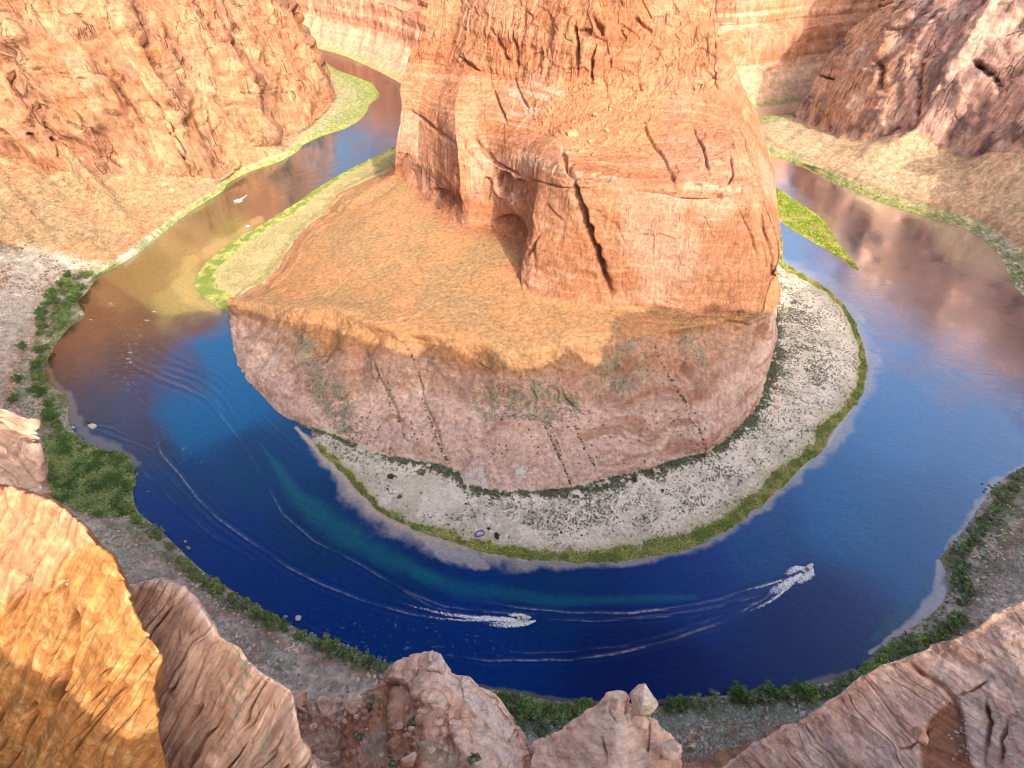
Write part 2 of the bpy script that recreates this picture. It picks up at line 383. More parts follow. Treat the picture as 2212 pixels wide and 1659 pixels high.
R2 = R((-84, 735, 128), [[(869, 242, 568)], [(885, 244, 565)], [(905, 248, 560), (945, 262, 530)], [(985, 300, 470), (1030, 335, 470), (1060, 345, 470), (1095, 332, 450)],
     [(1130, 340, 430), (1170, 352, 395), (1205, 362, 375)], [(1240, 392, 358), (1280, 402, 352), (1320, 405, 350), (1400, 412, 347), (1474, 418, 345), (1560, 420, 343)], [(1610, 410, 346)]],
     [tuple(Y(1651, 430, 350)), (190, 445, 138), (214, 560, 140), (220, 750, 140)])
R3 = R((-80, 730, 143), [[(867, 186, 582)], [(885, 186, 580)], [(915, 192, 575), (950, 205, 555)], [(985, 232, 510), (1030, 262, 500), (1070, 270, 490), (1110, 262, 480)],
     [(1140, 275, 465), (1180, 290, 440), (1215, 300, 420)], [(1262, 318, 402), (1330, 312, 400), (1474, 318, 392), (1550, 310, 388)], [(1585, 300, 388)]],
     [tuple(Y(1612, 298, 392)), (178, 460, 156), (200, 570, 160), (205, 750, 160)])
R4 = R((-70, 725, 158), [[(885, 132, 600)], [(906, 134, 598)], [(935, 138, 595), (965, 142, 585)], [(1000, 148, 560), (1050, 160, 545), (1090, 172, 530)],
     [(1130, 178, 515), (1180, 188, 495), (1230, 192, 480)], [(1285, 196, 466), (1350, 200, 460), (1440, 206, 450), (1490, 210, 446)], [(1525, 212, 442)]],
     [tuple(Y(1554, 200, 445)), (165, 480, 172), (185, 580, 176), (190, 750, 176)])
R5 = R((-50, 735, 182), [[(922, 62, 612)], [(938, 55, 610)], [(960, 50, 606), (990, 45, 600)], [(1015, 45, 580), (1050, 42, 562), (1090, 40, 548)],
     [(1130, 42, 536), (1180, 45, 518), (1230, 48, 500)], [(1285, 48, 488), (1350, 50, 482), (1420, 60, 474), (1460, 75, 470)], [(1512, 85, 464)]],
     [tuple(Y(1548, 92, 462)), (150, 500, 196), (165, 590, 200), (170, 750, 200)])
R6 = R((-30, 745, 225), [[(930, -60, 635)], [(950, -60, 632)], [(975, -60, 628), (1005, -60, 622)], [(1030, -60, 604), (1060, -60, 590), (1090, -60, 574)],
     [(1130, -60, 562), (1180, -60, 545), (1230, -60, 528)], [(1280, -60, 515), (1340, -60, 505), (1420, -55, 498), (1460, -40, 494)], [(1500, -30, 490)]],
     [tuple(Y(1535, -20, 488)), (140, 530, 230), (150, 610, 232), (150, 760, 232)])
rows = [segrow(r, ns) for r in (I, D1, RM, BM, B0, R1, R2, R3, R4, R5, R6)]
top = rows[-1].copy(); ctr = V3(60, 700, 0); top[:, :2] = top[:, :2]*.75+ctr[:2]*.25; top[:, 2] = 278
top2 = top.copy(); top2[:, :2] = top2[:, :2]*.2+ctr[:2]*.8; top2[:, 2] = 282
foot = rows[0].copy(); foot[:, 2] = -8
fcen = foot[:, :2].mean(0); foot[:, :2] += (foot[:, :2]-V3(0, 400)) * 0.015
net = np.stack([foot]+rows+[top, top2])
P, tu, tv = surface(net, 1080, 900, .5, .34)
Nn = outn(P)
px, py = pix(P)
x, y, z = P[..., 0], P[..., 1], P[..., 2]
rowf = tv[:, None]+0*px                                  # 0 foot,1 I,2 D1,3 RM,4 BM,5 B0,6 R1,7 R2,8 R3,9 R4,10 R5,11 R6
bench = sm(2.85, 3.1, rowf)*(1-sm(4.7, 5.0, rowf))
dome = 1-sm(2.85, 3.1, rowf)
shoulder = sm(6.9, 7.4, rowf)*(1-sm(8.8, 9.1, rowf))
upper = sm(8.8, 9.2, rowf)
wall = sm(4.95, 5.15, rowf)*(1-sm(6.9, 7.2, rowf))
d, info = cliff_relief(P, Nn, 1.0, 30, 14, 3)
amp = .22*dome + .10*bench + .26*wall + .30*shoulder + .55*upper
d = d*np.clip(amp, 0, 2)
b1, i1 = blocks(x, y, z, 19, 22, 61); b2, i2 = blocks(x, y, z, 8, 13, 62); d += upper*(3.6*b1+1.8*b2)+wall*(1.6*b1)+shoulder*1.2*b1+dome*1.5*b2
# cross-bedded swirls on the bare slickrock
sw = z*1.6 + .25*y + 14*(fbm(x/60, y/60, z/60, 3, 91)-.5)
lam = fbm(sw/3.4, x/90, y/90, 3, 92, .6)-.5
d += lam*(.6*dome+.6*shoulder+.25*wall)
d += (fbm(x/30, y/30, z/30, 3, 95)-.5)*(15*dome+8*shoulder+4*wall)*sm(1.0, 1.6, rowf)
CR = [([(1228, 340), (1236, 385), (1243, 420), (1262, 480), (1285, 540), (1305, 600), (1326, 655)], 9, 17),
      ([(1214, 318), (1224, 345), (1234, 388)], 5, 7),
      ([(977, 258), (1004, 292), (1012, 322), (1030, 350), (1042, 370)], 4, 6), ([(1000, 262), (1025, 290), (1050, 325), (1068, 352), (1110, 372), (1130, 385)], 4, 6),
      ([(880, 235), (905, 250), (935, 275), (975, 305), (1000, 335)], 3.5, 4),
      ([(1058, 175), (1075, 215), (1095, 270)], 3, 5), ([(1108, 165), (1130, 215), (1140, 230)], 3, 5),
      ([(1245, 45), (1240, 70), (1247, 90), (1243, 165)], 4.5, 13), ([(1285, 92), (1276, 130), (1275, 185)], 3, 8), ([(1278, 35), (1296, 60), (1300, 80)], 5, 9),
      ([(1060, 60), (1085, 105), (1100, 140)], 5, 8), ([(1106, 65), (1115, 110), (1120, 155)], 5, 8), ([(990, 120), (1015, 140), (1040, 155)], 4, 6),
      ([(1372, 35), (1390, 55), (1410, 72)], 5, 8), ([(1340, 60), (1352, 90)], 3, 5), ([(1380, 180), (1384, 200)], 3, 5),
      ([(1375, 230), (1400, 290), (1440, 345), (1455, 380), (1458, 415)], 3, 5), ([(1495, 270), (1520, 320), (1535, 390)], 2.5, 4), ([(1575, 330), (1585, 370), (1570, 400)], 2.5, 4),
      ([(1350, 405), (1420, 413), (1490, 424), (1560, 424), (1612, 415)], 3.5, 5), ([(1130, 382), (1180, 398), (1225, 408), (1300, 404)], 2.5, 3),
      ([(1648, 440), (1652, 500), (1668, 560), (1672, 640)], 2.5, 4), ([(1590, 440), (1620, 500), (1635, 560)], 2.5, 3),
      ([(1137, 553), (1150, 530), (1168, 500)], 4, 7), ([(855, 375), (870, 350), (880, 330)], 3, 5),
      ([(800, 752), (812, 800), (850, 880), (880, 960)], 3, 3), ([(880, 765), (905, 845), (940, 920), (968, 1000)], 3, 3), ([(1133, 795), (1150, 840), (1160, 865)], 3, 3),
      ([(1198, 808), (1220, 860), (1250, 885), (1310, 895)], 3, 3), ([(1170, 910), (1200, 970), (1235, 1045)], 2.5, 2.5), ([(1240, 920), (1265, 970), (1290, 1015)], 2, 2),
      ([(1450, 750), (1480, 830), (1500, 900), (1530, 980)], 2.5, 3), ([(1015, 780), (1060, 800), (1080, 815)], 2, 3), ([(560, 850), (552, 800), (548, 760)], 2, 3),
      ([(1560, 690), (1600, 696), (1655, 705)], 3, 4), ([(1652, 700), (1657, 730), (1650, 760)], 3, 4)]
cd, cm = cracks(P, px, py, CR)
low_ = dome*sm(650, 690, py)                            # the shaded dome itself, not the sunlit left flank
sg = ridge(x/48, y/48, z/120, 2, 97); d -= 7*sm(.62, .98, sg)*low_*sm(1.3, 2.2, rowf)
s2_ = fbm(x/9, y/9, z/5, 4, 98, .6); d += (s2_-.5)*3.2*low_
# alcoves scooped out under the shoulder
alc = np.zeros(px.shape); hood = np.zeros(px.shape)
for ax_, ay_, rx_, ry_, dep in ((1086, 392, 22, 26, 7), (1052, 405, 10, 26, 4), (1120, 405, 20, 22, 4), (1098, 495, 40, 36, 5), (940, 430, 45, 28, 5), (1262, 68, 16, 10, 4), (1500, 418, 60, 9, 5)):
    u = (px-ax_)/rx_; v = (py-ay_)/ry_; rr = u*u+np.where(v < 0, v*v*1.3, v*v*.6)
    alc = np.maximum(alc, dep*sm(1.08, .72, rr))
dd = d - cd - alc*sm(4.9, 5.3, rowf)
hid = sm(1720, 1900, px)                                  # keep the hidden flank calm
P2 = P + Nn*(dd*(1-hid*.5))[..., None]
P2[..., 2] += bench*(fbm(x/12, y/12, 0*x, 4, 8)-.5)*1.6
# rubble on the shoulder: the red fan under the blocky cliff
FAN = [(1190, 215), (1260, 180), (1330, 185), (1400, 215), (1420, 240), (1400, 290), (1360, 320), (1300, 310), (1240, 300), (1180, 270), (1150, 240)]
fan = near_in(px, py, FAN, 45)*sm(6.9, 7.2, rowf)
f1, f2, idc = worley(x/2.6, y/2.6, z/2.6, 300)
P2 += Nn*(fan*(sm(.55, .1, f1)*1.3*(idc > .35)))[..., None]
c = rock_col(P, info, ORANGE, .25, 3)
c = mix(c, np.array([.62, .385, .285]), sm(.45, .6, fbm(x/50, y/50, z/50, 3, 40))*.5*wall)
uprim = (1-.75*sm(1290, 1340, px))*sm(2.42, 2.7, rowf+.35*(fbm(x/20, y/20, z/20, 3, 101)-.5))*dome  # sun's orange painted on the lit upper band, cut back where it is shaded
cliffband = sm(1.95, 2.25, rowf+.5*(fbm(x/25, y/25, z/25, 3, 99)-.5))  # darker steep band: own rock tone, plus shade of its steepness painted in
c = mix(c, mix(np.ones(P.shape)*np.array([.76, .545, .46]), np.array([.54, .36, .285]), cliffband), low_*.92*(1-uprim))  # shade and sun split in the colour: shaded dome pink, lit flank orange
c = mix(c, PALE*1.02, .8*sm(.5, .68, fbm(sw/2.2, x/60, y/60, 3, 93))*(.38*shoulder+.30*dome+.22*wall))
c = mix(c, np.array([.44, .215, .14]), sm(.52, .66, fbm(sw/9+3*fbm(x/22, y/22, z/22, 2, 96), x/40, y/40, 4, 94, .6))*(.65*dome+.4*wall+.4*shoulder))
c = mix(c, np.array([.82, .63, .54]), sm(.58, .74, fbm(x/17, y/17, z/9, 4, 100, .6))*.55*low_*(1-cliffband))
c = mix(c, np.array([.56, .235, .12]), fan*.85)
ledge = near_in(px, py, [(1120, 325), (1170, 340), (1225, 362), (1222, 376), (1160, 362), (1118, 340)], 7)+near_in(px, py, [(1240, 368), (1330, 378), (1330, 384), (1240, 378)], 6)+near_in(px, py, [(1480, 392), (1560, 402), (1600, 400), (1600, 412), (1480, 408)], 7)
c = mix(c, np.array([.70, .48, .33]), np.clip(ledge, 0, 1)*.6*sm(.4, .55, fbm(x/3, y/3, z/3, 3, 41)))
wh = near_in(px, py, [(1100, 190), (1150, 175), (1215, 200), (1170, 245), (1110, 240)], 18)*sm(.42, .6, fbm(x/20, y/20, z/3, 3, 42))
c = mix(c, np.array([.72, .50, .40]), wh*.5)
streak = near_in(px, py, [(895, 360), (960, 380), (1005, 430), (1010, 490), (960, 460), (905, 405)], 15)
c = mix(c, VARN_SHADE*1.1, streak*sm(.45, .62, fbm(px/3.0, z/60, y/200, 3, 43))*.85)
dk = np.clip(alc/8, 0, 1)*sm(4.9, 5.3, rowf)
c = mix(c, VARN_SHADE*1.2, dk*sm(.4, .6, fbm(x/3, y/3, z/30, 3, 44))*.8)
c = mix(c, VARN_SHADE*1.6, cm*.25*sm(4.8, 5.1, rowf))  # crevice shadow painted faintly along the joints
# bench floor: soil with a thin scrub tint and pale paths
soil = mix(np.ones(P.shape)*np.array([.50, .265, .13]), np.array([.42, .26, .135]), sm(.42, .6, fbm(x/26, y/26, 0*x, 4, 45, .6)))
soil = mix(soil, np.array([.62, .27, .14]), sm(.6, .72, fbm(x/38, y/38, 0*x, 3, 46)))
soil = soil*(.8+.4*fbm(x/2.2, y/2.2, 0*x, 3, 47))[..., None]
paths = [[(1035, 700), (1029, 650), (1070, 620), (1100, 600)], [(1085, 730), (1100, 700), (1130, 665)], [(737, 668), (790, 692), (850, 695), (905, 678), (960, 650), (1004, 635)], [(1312, 730), (1345, 690), (1385, 665)], [(1474, 700), (1400, 690), (1395, 672)], [(700, 640), (760, 600), (850, 560)], [(856, 555), (900, 590), (960, 605)]]
for q in paths:
    dq, _ = pdist(px+(fbm(px/30, py/30, 0*px, 2, 5)-.5)*16, py, q); soil = mix(soil, np.array([.72, .50, .30]), np.exp(-(dq/1.6)**2)*.28)
bn = np.clip(uprim*.75+bench*sm(.9, .6, info['steep'])+sm(1.2, 1.7, rowf)*dome*(1-sm(640, 680, py))*.8, 0, 1)
c = mix(c, soil, bn)
# scrubby dust caught on the lower dome and its gullies
veg = (near_in(px, py, [(1090, 850), (1150, 825), (1240, 850), (1250, 880), (1180, 905), (1050, 895), (1000, 870)], 18)*.8 + near_in(px, py, [(630, 720), (660, 730), (740, 850), (770, 930), (735, 930), (660, 830)], 18)*.9 + near_in(px, py, [(1340, 740), (1400, 735), (1400, 800), (1340, 850), (1280, 820)], 22)*.7 + near_in(px, py, [(1470, 700), (1520, 700), (1525, 790), (1495, 780)], 14)*.9)
c = mix(c, np.array([.37, .33, .24]), np.clip(veg, 0, 1)*sm(.38, .55, fbm(x/6, y/6, z/6, 3, 48))*dome)
white = near_in(px, py, [(1000, 1020), (1040, 1010), (1055, 1040), (1040, 1060), (1005, 1056)], 8)+near_in(px, py, [(1095, 1015), (1120, 1005), (1140, 1010), (1120, 1040)], 8)
c = mix(c, np.array([.72, .68, .62]), np.clip(white, 0, 1)*sm(.4, .5, fbm(x/4, y/4, 0*x, 3, 49))*dome)
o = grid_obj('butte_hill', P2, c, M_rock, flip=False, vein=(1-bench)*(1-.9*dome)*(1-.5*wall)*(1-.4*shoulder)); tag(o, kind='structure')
BUTTE = (P2, px, py, bench, dome)

# ================================================================== sandy point around the butte
W_ = [[V3(-110, 860, 0)],
      s3([(853, 318, 0), (800, 345, 0), (740, 375, 0), (690, 405, 0)], Z),
      s3([(640, 440, 0), (600, 465, 0), (560, 490, 0), (520, 512, 0), (480, 540, 0), (450, 565, 0), (432, 588, 0), (422, 612, 0), (428, 634, 0), (455, 650, 0)], Z),
      s3([(478, 668, 0), (484, 690, 0), (494, 710, 0), (497, 745, 0), (505, 792, 0), (521, 820, 0), (549, 855, 0), (572, 884, 0), (607, 909, 0)], Z),
      s3([(637, 921, 0), (655, 940, 0), (690, 975, 0), (722, 1003, 0), (760, 1043, 0), (790, 1075, 0), (805, 1092, 0), (820, 1108, 0), (855, 1124, 0), (900, 1145, 0), (950, 1162, 0)], Z),
      s3([(1000, 1178, 0), (1040, 1190, 0), (1090, 1203, 0), (1150, 1211, 0), (1250, 1216, 0), (1340, 1213, 0)], Z),
      s3([(1420, 1201, 0), (1500, 1180, 0), (1580, 1140, 0), (1650, 1087, 0), (1700, 1040, 0), (1742, 1000, 0), (1768, 985, 0), (1786, 962, 0), (1793, 935, 0)], Z),
      s3([(1830, 895, 0), (1850, 872, 0), (1868, 835, 0), (1873, 800, 0), (1869, 760, 0), (1858, 725, 0), (1848, 700, 0), (1826, 662, 0)], Z),
      s3([(1790, 627, 0), (1750, 600, 0), (1715, 582, 0)], Z), s3([(1692, 566, 0)], Z), s3([(1688, 515, 0)], Z), [V3(298, 760, 0)]]
nb = [4, 14, 34, 22, 40, 30, 46, 34, 10, 5, 5]
w0 = segrow(W_, nb); w2 = segrow(I, nb)
w2[:, 2] += 0.5
# push the inner edge under the rock
dirv = w2[:, :2]-w0[:, :2]; L = np.linalg.norm(dirv, axis=1, keepdims=True); dirv = dirv/np.maximum(L, 1e-6)
w3 = w2.copy(); w3[:, :2] += dirv*6
wm = w0+(w2-w0)*.5; wm[:, 2] = w0[:, 2]+(w2[:, 2]-w0[:, 2])*.62
wb = w0.copy(); wb[:, :2] -= dirv*14; wb[:, 2] = -4
net = np.stack([wb, w0, wm, w2, w3])
P, tu, tv = surface(net, 1500, 260, .5, .3)
x, y, z = P[..., 0], P[..., 1], P[..., 2]; px, py = pix(P); v = np.clip((tv[:, None]-1)/2+0*px, -.5, 1.2)
wd = np.interp(tu, np.arange(len(L)), L[:, 0])[None, :]+0*px    # width of the bank here, m
inland = sm(0, .1, v)
P2 = P.copy(); P2[..., 2] += inland*((fbm(x/14, y/14, 0*x, 4, 60)-.5)*1.6 + (fbm(x/3, y/3, 0*x, 3, 61)-.5)*.7) + .15*sm(-.02, .02, v) - 2.2*sm(15, 8, wd)*sm(1.05, .9, v)
P2[..., 0] += (fbm(x/5, y/5, 0*x, 3, 62)-.5)*2.5*sm(.3, 0, np.abs(v)); P2[..., 1] += (fbm(x/5, y/5, 0*x, 3, 63)-.5)*2.5*sm(.3, 0, np.abs(v))
SAND = np.array([.72, .66, .565]); SAGE = np.array([.24, .24, .18]); GRASS = np.array([.20, .25, .07]); STRAW = np.array([.42, .38, .19])
c = np.ones(P.shape)*SAND
gn = fbm(x/9, y/9, 0*x, 4, 64)
c = mix(c, np.array([.56, .52, .42]), sm(.42, .62, gn)*.8)
c = mix(c, np.array([.46, .44, .36]), sm(.5, .7, fbm(x/24, y/24, 0*x, 3, 65))*.6)
# trodden pale paths = edges of a wide cell pattern
f1, f2, idc = worley(x/11+fbm(x/6, y/6, 0*x, 2, 66), y/11+fbm(x/6, y/6, 0*x, 2, 67), 0*x+.5, 68)
c = mix(c, SAND*1.1, (1-sm(.02, .09, f2-f1))*sm(930, 1000, px)*(py > 1000)*.8)
GW = np.interp(tu, np.cumsum([0]+nb), [6, 9, 20, 26, 4, 8, 13, 13, 13, 18, 10, 10])[None, :]+0*px   # grass belt, m
GW = .85*GW*sm(7, 14, wd)+.01
gd = v*wd + (fbm(x/7, y/7, 0*x, 3, 69)-.5)*7
GR = sm(1.0, .75, gd/GW)*(v > -.01)*sm(7, 13, wd)
lf = sm(900, 860, px)*sm(690, 640, py); c = mix(c, np.array([.40, .34, .17]), lf*.95); c = mix(c, np.array([.40, .42, .10]), lf*sm(.40, .15, v))
c = mix(c, STRAW, sm(1.7, .9, gd/GW)*.6*sm(7, 13, wd))
c = mix(c, mix(np.ones(P.shape)*GRASS, np.array([.30, .36, .06]), sm(.4, .7, fbm(x/5, y/5, 0*x, 3, 70))), GR)
c = mix(c, np.array([.50, .33, .26]), sm(14, 7, wd))
redfoot = sm(.86, 1.0, v); c = mix(c, np.array([.58, .40, .30]), redfoot*.6)
c = mix(c, np.array([.50, .42, .33]), sm(.02, -.02, v))
c = c*(.82+.36*fbm(x/1.4, y/1.4, 0*x, 2, 71))[..., None]
o = grid_obj('sandy_point', P2, c, M_soil); tag(o, kind='structure')
POINT = (P2, px, py, v, GR, wd)

# grass bar in the right arm
BAR = [(1612, 368), (1640, 385), (1672, 402), (1705, 424), (1738, 446), (1768, 466), (1784, 482), (1797, 505), (1810, 527), (1828, 552), (1856, 584), (1822, 560), (1788, 540), (1758, 524), (1728, 506), (1702, 490), (1680, 474), (1655, 455), (1630, 430)]
bw = np.array([Z(a, b, 0) for a, b in BAR]); bc = bw.mean(0)
rg = resample(np.vstack([bw, bw[:1]]), 160); rws = []
for f, zz in ((1.25, -2.5), (1.0, 0.0), (.85, .9), (.55, 1.4), (.02, 1.6)):
    q = bc+(rg-bc)*f if f > 1 else bc+(rg-bc)*f
    ax = resample([Z(1622, 400, 0), Z(1700, 455, 0), Z(1775, 505, 0), Z(1842, 570, 0)], 60)
    near_ = ax[np.argmin(((rg[:, None, :2]-ax[None, :, :2])**2).sum(2), 1)]
    q = near_+(rg-near_)*f; q[:, 2] = zz; rws.append(q)
P, tu, tv = surface(np.stack(rws), 420, 60, .5, 0.0); x, y = P[..., 0], P[..., 1]
P[..., 2] += sm(1, 2, tv)[:, None]*(fbm(x/4, y/4, 0*x, 3, 80)-.4)*.8
gn = fbm(x/9, y/14, 0*x, 4, 81); px, py = pix(P)
c = mix(np.ones(P.shape)*np.array([.34, .38, .06]), np.array([.52, .45, .20]), sm(.45, .6, gn)*sm(1720, 1650, px-(py-420)*.8))
c = mix(c, np.array([.5, .45, .3]), np.broadcast_to(sm(1.0, .8, tv)[:, None], px.shape))
c = c*(.8+.4*fbm(x/1.6, y/1.6, 0*x, 2, 82))[..., None]
tag(grid_obj('grass_bar', P, c, M_soil), kind='structure'); BARP = P
# ================================================================== outer canyon side: bank, talus and wall
def wall_net(rows_plan, extra):         # rows_plan: finished low rows; extra: (fraction towards the rim, z fraction)
    return rows_plan
nsO = [14, 16, 16, 14, 18, 16, 22, 22, 16, 10, 10, 8, 16, 14, 16, 14, 6]
#  stations: 0 far left, 1 beach spit, 2 mid left, 3 left bank, 4 shade corner, 5 left grove, 6 grove end, 7 bottom left, 8 bottom centre, 9 bottom right, 10 right spit, 11 beyond frame
WO = [s3([(640, 84, 0), (658, 98, 0), (690, 122, 0), (722, 150, 0), (770, 166, 0)], Z),
      s3([(805, 180, 0), (822, 208, 0), (797, 226, 0), (791, 246, 0), (772, 264, 0), (742, 280, 0), (700, 291, 0)], Z),
      s3([(655, 312, 0), (640, 330, 0), (600, 351, 0), (560, 363, 0), (530, 375, 0), (493, 393, 0), (480, 415, 0)], Z),
      s3([(452, 430, 0), (420, 450, 0), (370, 488, 0), (332, 520, 0), (290, 553, 0), (250, 575, 0)], Z),
      s3([(207, 597, 0), (198, 618, 0), (182, 638, 0), (165, 652, 0), (176, 668, 0), (186, 684, 0), (150, 706, 0), (125, 736, 0)], Z),
      s3([(108, 764, 0), (97, 792, 0), (98, 818, 0), (112, 838, 0), (142, 850, 0), (150, 872, 0), (146, 900, 0), (152, 922, 0), (168, 942, 0)], Z),
      s3([(190, 962, 0), (215, 972, 0), (245, 972, 0), (280, 985, 0), (292, 1008, 0), (286, 1045, 0), (290, 1085, 0), (300, 1108, 0), (325, 1128, 0), (362, 1160, 0)], Z),
      s3([(402, 1200, 0), (440, 1235, 0), (520, 1288, 0), (580, 1322, 0), (630, 1350, 0), (690, 1385, 0), (745, 1408, 0), (810, 1428, 0), (880, 1446, 0)], Z),
      s3([(960, 1468, 0), (1040, 1486, 0), (1120, 1498, 0), (1180, 1512, 0), (1280, 1524, 0), (1350, 1530, 0), (1440, 1524, 0), (1500, 1508, 0), (1600, 1500, 0), (1700, 1492, 0)], Z),
      s3([(1790, 1474, 0), (1846, 1456, 0), (1872, 1430, 0), (1905, 1392, 0), (1960, 1362, 0), (2005, 1335, 0), (2040, 1300, 0), (2056, 1268, 0), (2046, 1240, 0), (2026, 1208, 0)], Z),
      s3([(2052, 1178, 0), (2100, 1125, 0), (2132, 1072, 0), (2150, 1045, 0), (2185, 1024, 0), (2222, 1002, 0)], Z), [Z(2420, 880, 0), V3(470, 330, 0), V3(482, 385, 0)],
      s3([(2222, 650, 0), (2208, 636, 0), (2185, 612, 0), (2172, 575, 0), (2160, 550, 0), (2130, 520, 0), (2092, 497, 0)], Z),
      s3([(2083, 492, 0), (2040, 480, 0), (1960, 456, 0), (1890, 431, 0), (1850, 411, 0)], Z),
      s3([(1800, 386, 0), (1750, 360, 0), (1700, 345, 0), (1650, 331, 0), (1615, 316, 0)], Z),
      s3([(1606, 300, 0), (1604, 284, 0), (1608, 268, 0), (1625, 256, 0), (1650, 249, 0), (1680, 248, 0), (1700, 250, 0)], Z),
      [V3(442, 925, 0), V3(480, 945, 0), V3(600, 985, 0)], [V3(800, 1020, 0)]]
BO = [s3([(634, 92, 12), (650, 108, 12), (680, 136, 10), (712, 165, 8)], Z),              # inner edge of bank
      s3([(728, 205, 8), (715, 232, 8), (690, 256, 8), (668, 275, 8)], Z),
      s3([(640, 300, 6), (612, 330, 6), (570, 342, 6), (520, 362, 6), (478, 388, 6)], Z),
      s3([(455, 415, 6), (400, 445, 6), (340, 490, 6), (270, 545, 6), (230, 565, 6)], Z),
      s3([(180, 590, 5), (140, 612, 6), (110, 640, 6), (100, 670, 6), (90, 700, 5)], Z),
      s3([(70, 735, 5), (40, 780, 6), (20, 840, 6), (15, 900, 6)], Z),
      s3([(30, 940, 6), (70, 1010, 6), (120, 1080, 6), (180, 1110, 6), (240, 1130, 6), (290, 1165, 5)], Z),
      s3([(350, 1212, 4), (420, 1268, 4), (500, 1325, 4), (580, 1368, 4), (660, 1410, 4), (760, 1445, 4), (830, 1475, 4)], Z),
      s3([(900, 1500, 5), (1040, 1535, 5), (1120, 1570, 5), (1280, 1590, 5), (1440, 1580, 5), (1540, 1560, 5), (1640, 1555, 5)], Z),
      s3([(1760, 1545, 5), (1860, 1520, 5), (1930, 1480, 5), (2010, 1430, 5), (2070, 1350, 5), (2110, 1290, 5)], Z),
      s3([(2150, 1215, 6), (2200, 1150, 6), (2250, 1090, 6)], Z), [Z(2500, 950, 6), V3(525, 330, 6), V3(535, 390, 6)],
      s3([(2300, 640, 6), (2262, 590, 6), (2215, 540, 6), (2170, 505, 6)], Z),
      s3([(2125, 475, 6), (2060, 455, 7), (1990, 436, 7), (1920, 415, 7)], Z),
      s3([(1862, 393, 8), (1800, 366, 7), (1740, 337, 6), (1690, 319, 6)], Z),
      s3([(1662, 306, 6), (1642, 286, 6), (1652, 269, 5), (1680, 259, 5), (1702, 256, 5)], Z),
      [V3(446, 915, 5), V3(490, 935, 5), V3(602, 972, 5)], [V3(800, 1008, 5)]]
TO = [s3([(618, 60, 30), (636, 88, 30), (660, 118, 22), (700, 158, 14)], Z),               # foot of the cliffs
      s3([(722, 208, 12), (705, 236, 12), (680, 258, 12), (655, 280, 12)], Z),
      s3([(618, 296, 12), (600, 318, 12), (560, 336, 12), (495, 366, 14), (465, 380, 16)], Z),
      s3([(415, 372, 22), (360, 372, 34), (300, 366, 42), (210, 372, 48), (140, 372, 50)], Z),
      [Z(30, 380, 50), V3(-590, 560, 52), V3(-600, 500, 54)],
      [V3(-590, 430, 56), V3(-560, 380, 56)],
      [V3(-500, 310, 56), V3(-430, 235, 54), V3(-370, 185, 50)],
      [V3(-300, 120, 42), V3(-230, 85, 38), V3(-150, 62, 34)],
      [V3(-80, 44, 30), V3(0, 37, 28), V3(90, 35, 28)],
      [V3(160, 50, 28), V3(230, 70, 30), V3(300, 100, 32)],
      [V3(360, 140, 34), V3(410, 170, 36)], [V3(560, 280, 40), V3(590, 350, 44)],
      [V3(618, 430, 50), V3(612, 500, 60), V3(585, 560, 66)],
      s3([(2216, 325, 70), (2137, 330, 56), (2091, 340, 42), (2057, 333, 38)], Z),
      s3([(2021, 313, 42), (1987, 290, 50), (1967, 283, 52), (1924, 292, 38), (1891, 303, 26), (1857, 308, 20)], Z),
      s3([(1807, 297, 14), (1764, 277, 9), (1735, 262, 7), (1718, 253, 6)], Z),
      [V3(445, 915, 6), V3(500, 928, 8), V3(605, 960, 8)], [V3(800, 996, 8)]]
w0 = segrow(WO, nsO); b0 = segrow(BO, nsO); t0 = segrow(TO, nsO)
# the edge of the plateau, where the shade line on the canyon floor says it must be
SH = [(-60, 508, 22), (0, 516, 20), (45, 533, 15), (100, 548, 9), (128, 556, 7), (140, 578, 5), (165, 583, 4), (210, 588, 0), (222, 608, 0), (236, 630, 0), (245, 672, 0), (262, 700, 0), (290, 690, 0), (330, 684, 0), (400, 676, 0), (470, 668, 1), (500, 658, 18), (520, 664, 24),
      (545, 684, 24), (580, 692, 30), (620, 708, 34), (650, 700, 40), (690, 700, 44), (715, 722, 42), (745, 738, 40), (778, 757, 38), (797, 760, 40), (806, 746, 48), (840, 752, 48), (872, 762, 48), (905, 766, 48), (925, 757, 50), (962, 752, 52), (985, 762, 50), (1010, 778, 48), (1035, 766, 52), (1060, 764, 52),
      (1080, 772, 50), (1105, 783, 49), (1130, 786, 49), (1165, 784, 49), (1200, 772, 50), (1218, 760, 54), (1245, 762, 54), (1262, 772, 50), (1290, 774, 49), (1310, 764, 54), (1314, 745, 55), (1330, 728, 56), (1345, 702, 58), (1375, 688, 59), (1415, 684, 60), (1440, 672, 61), (1500, 676, 62), (1540, 670, 62), (1560, 662, 66), (1590, 664, 66), (1606, 672, 62), (1650, 668, 64),
      (1676, 676, 6), (1700, 678, 5), (1712, 655, 5), (1708, 640, 5), (1722, 624, 4), (1750, 618, 2), (1800, 590, 0), (1880, 540, 0), (1980, 500, 0), (2060, 485, 4), (2110, 478, 6), (2130, 458, 12), (2098, 440, 16), (2122, 418, 20), (2080, 404, 26), (2096, 388, 30), (2030, 356, 40), (2010, 340, 44)]
K = SV[:2]/math.tan(SUN_EL)/math.hypot(SV[0], SV[1])
rimc = []
for a, b, zz in SH:
    g = Z(a, b, zz); rimc.append([*(g[:2]+K*(300-zz)), 300.0])
rimc = np.array(rimc); rsm = rimc.copy()
for _ in range(14): rsm = np.vstack([rsm[:1], (rsm[:-2]+2*rsm[1:-1]+rsm[2:])/4, rsm[-1:]])
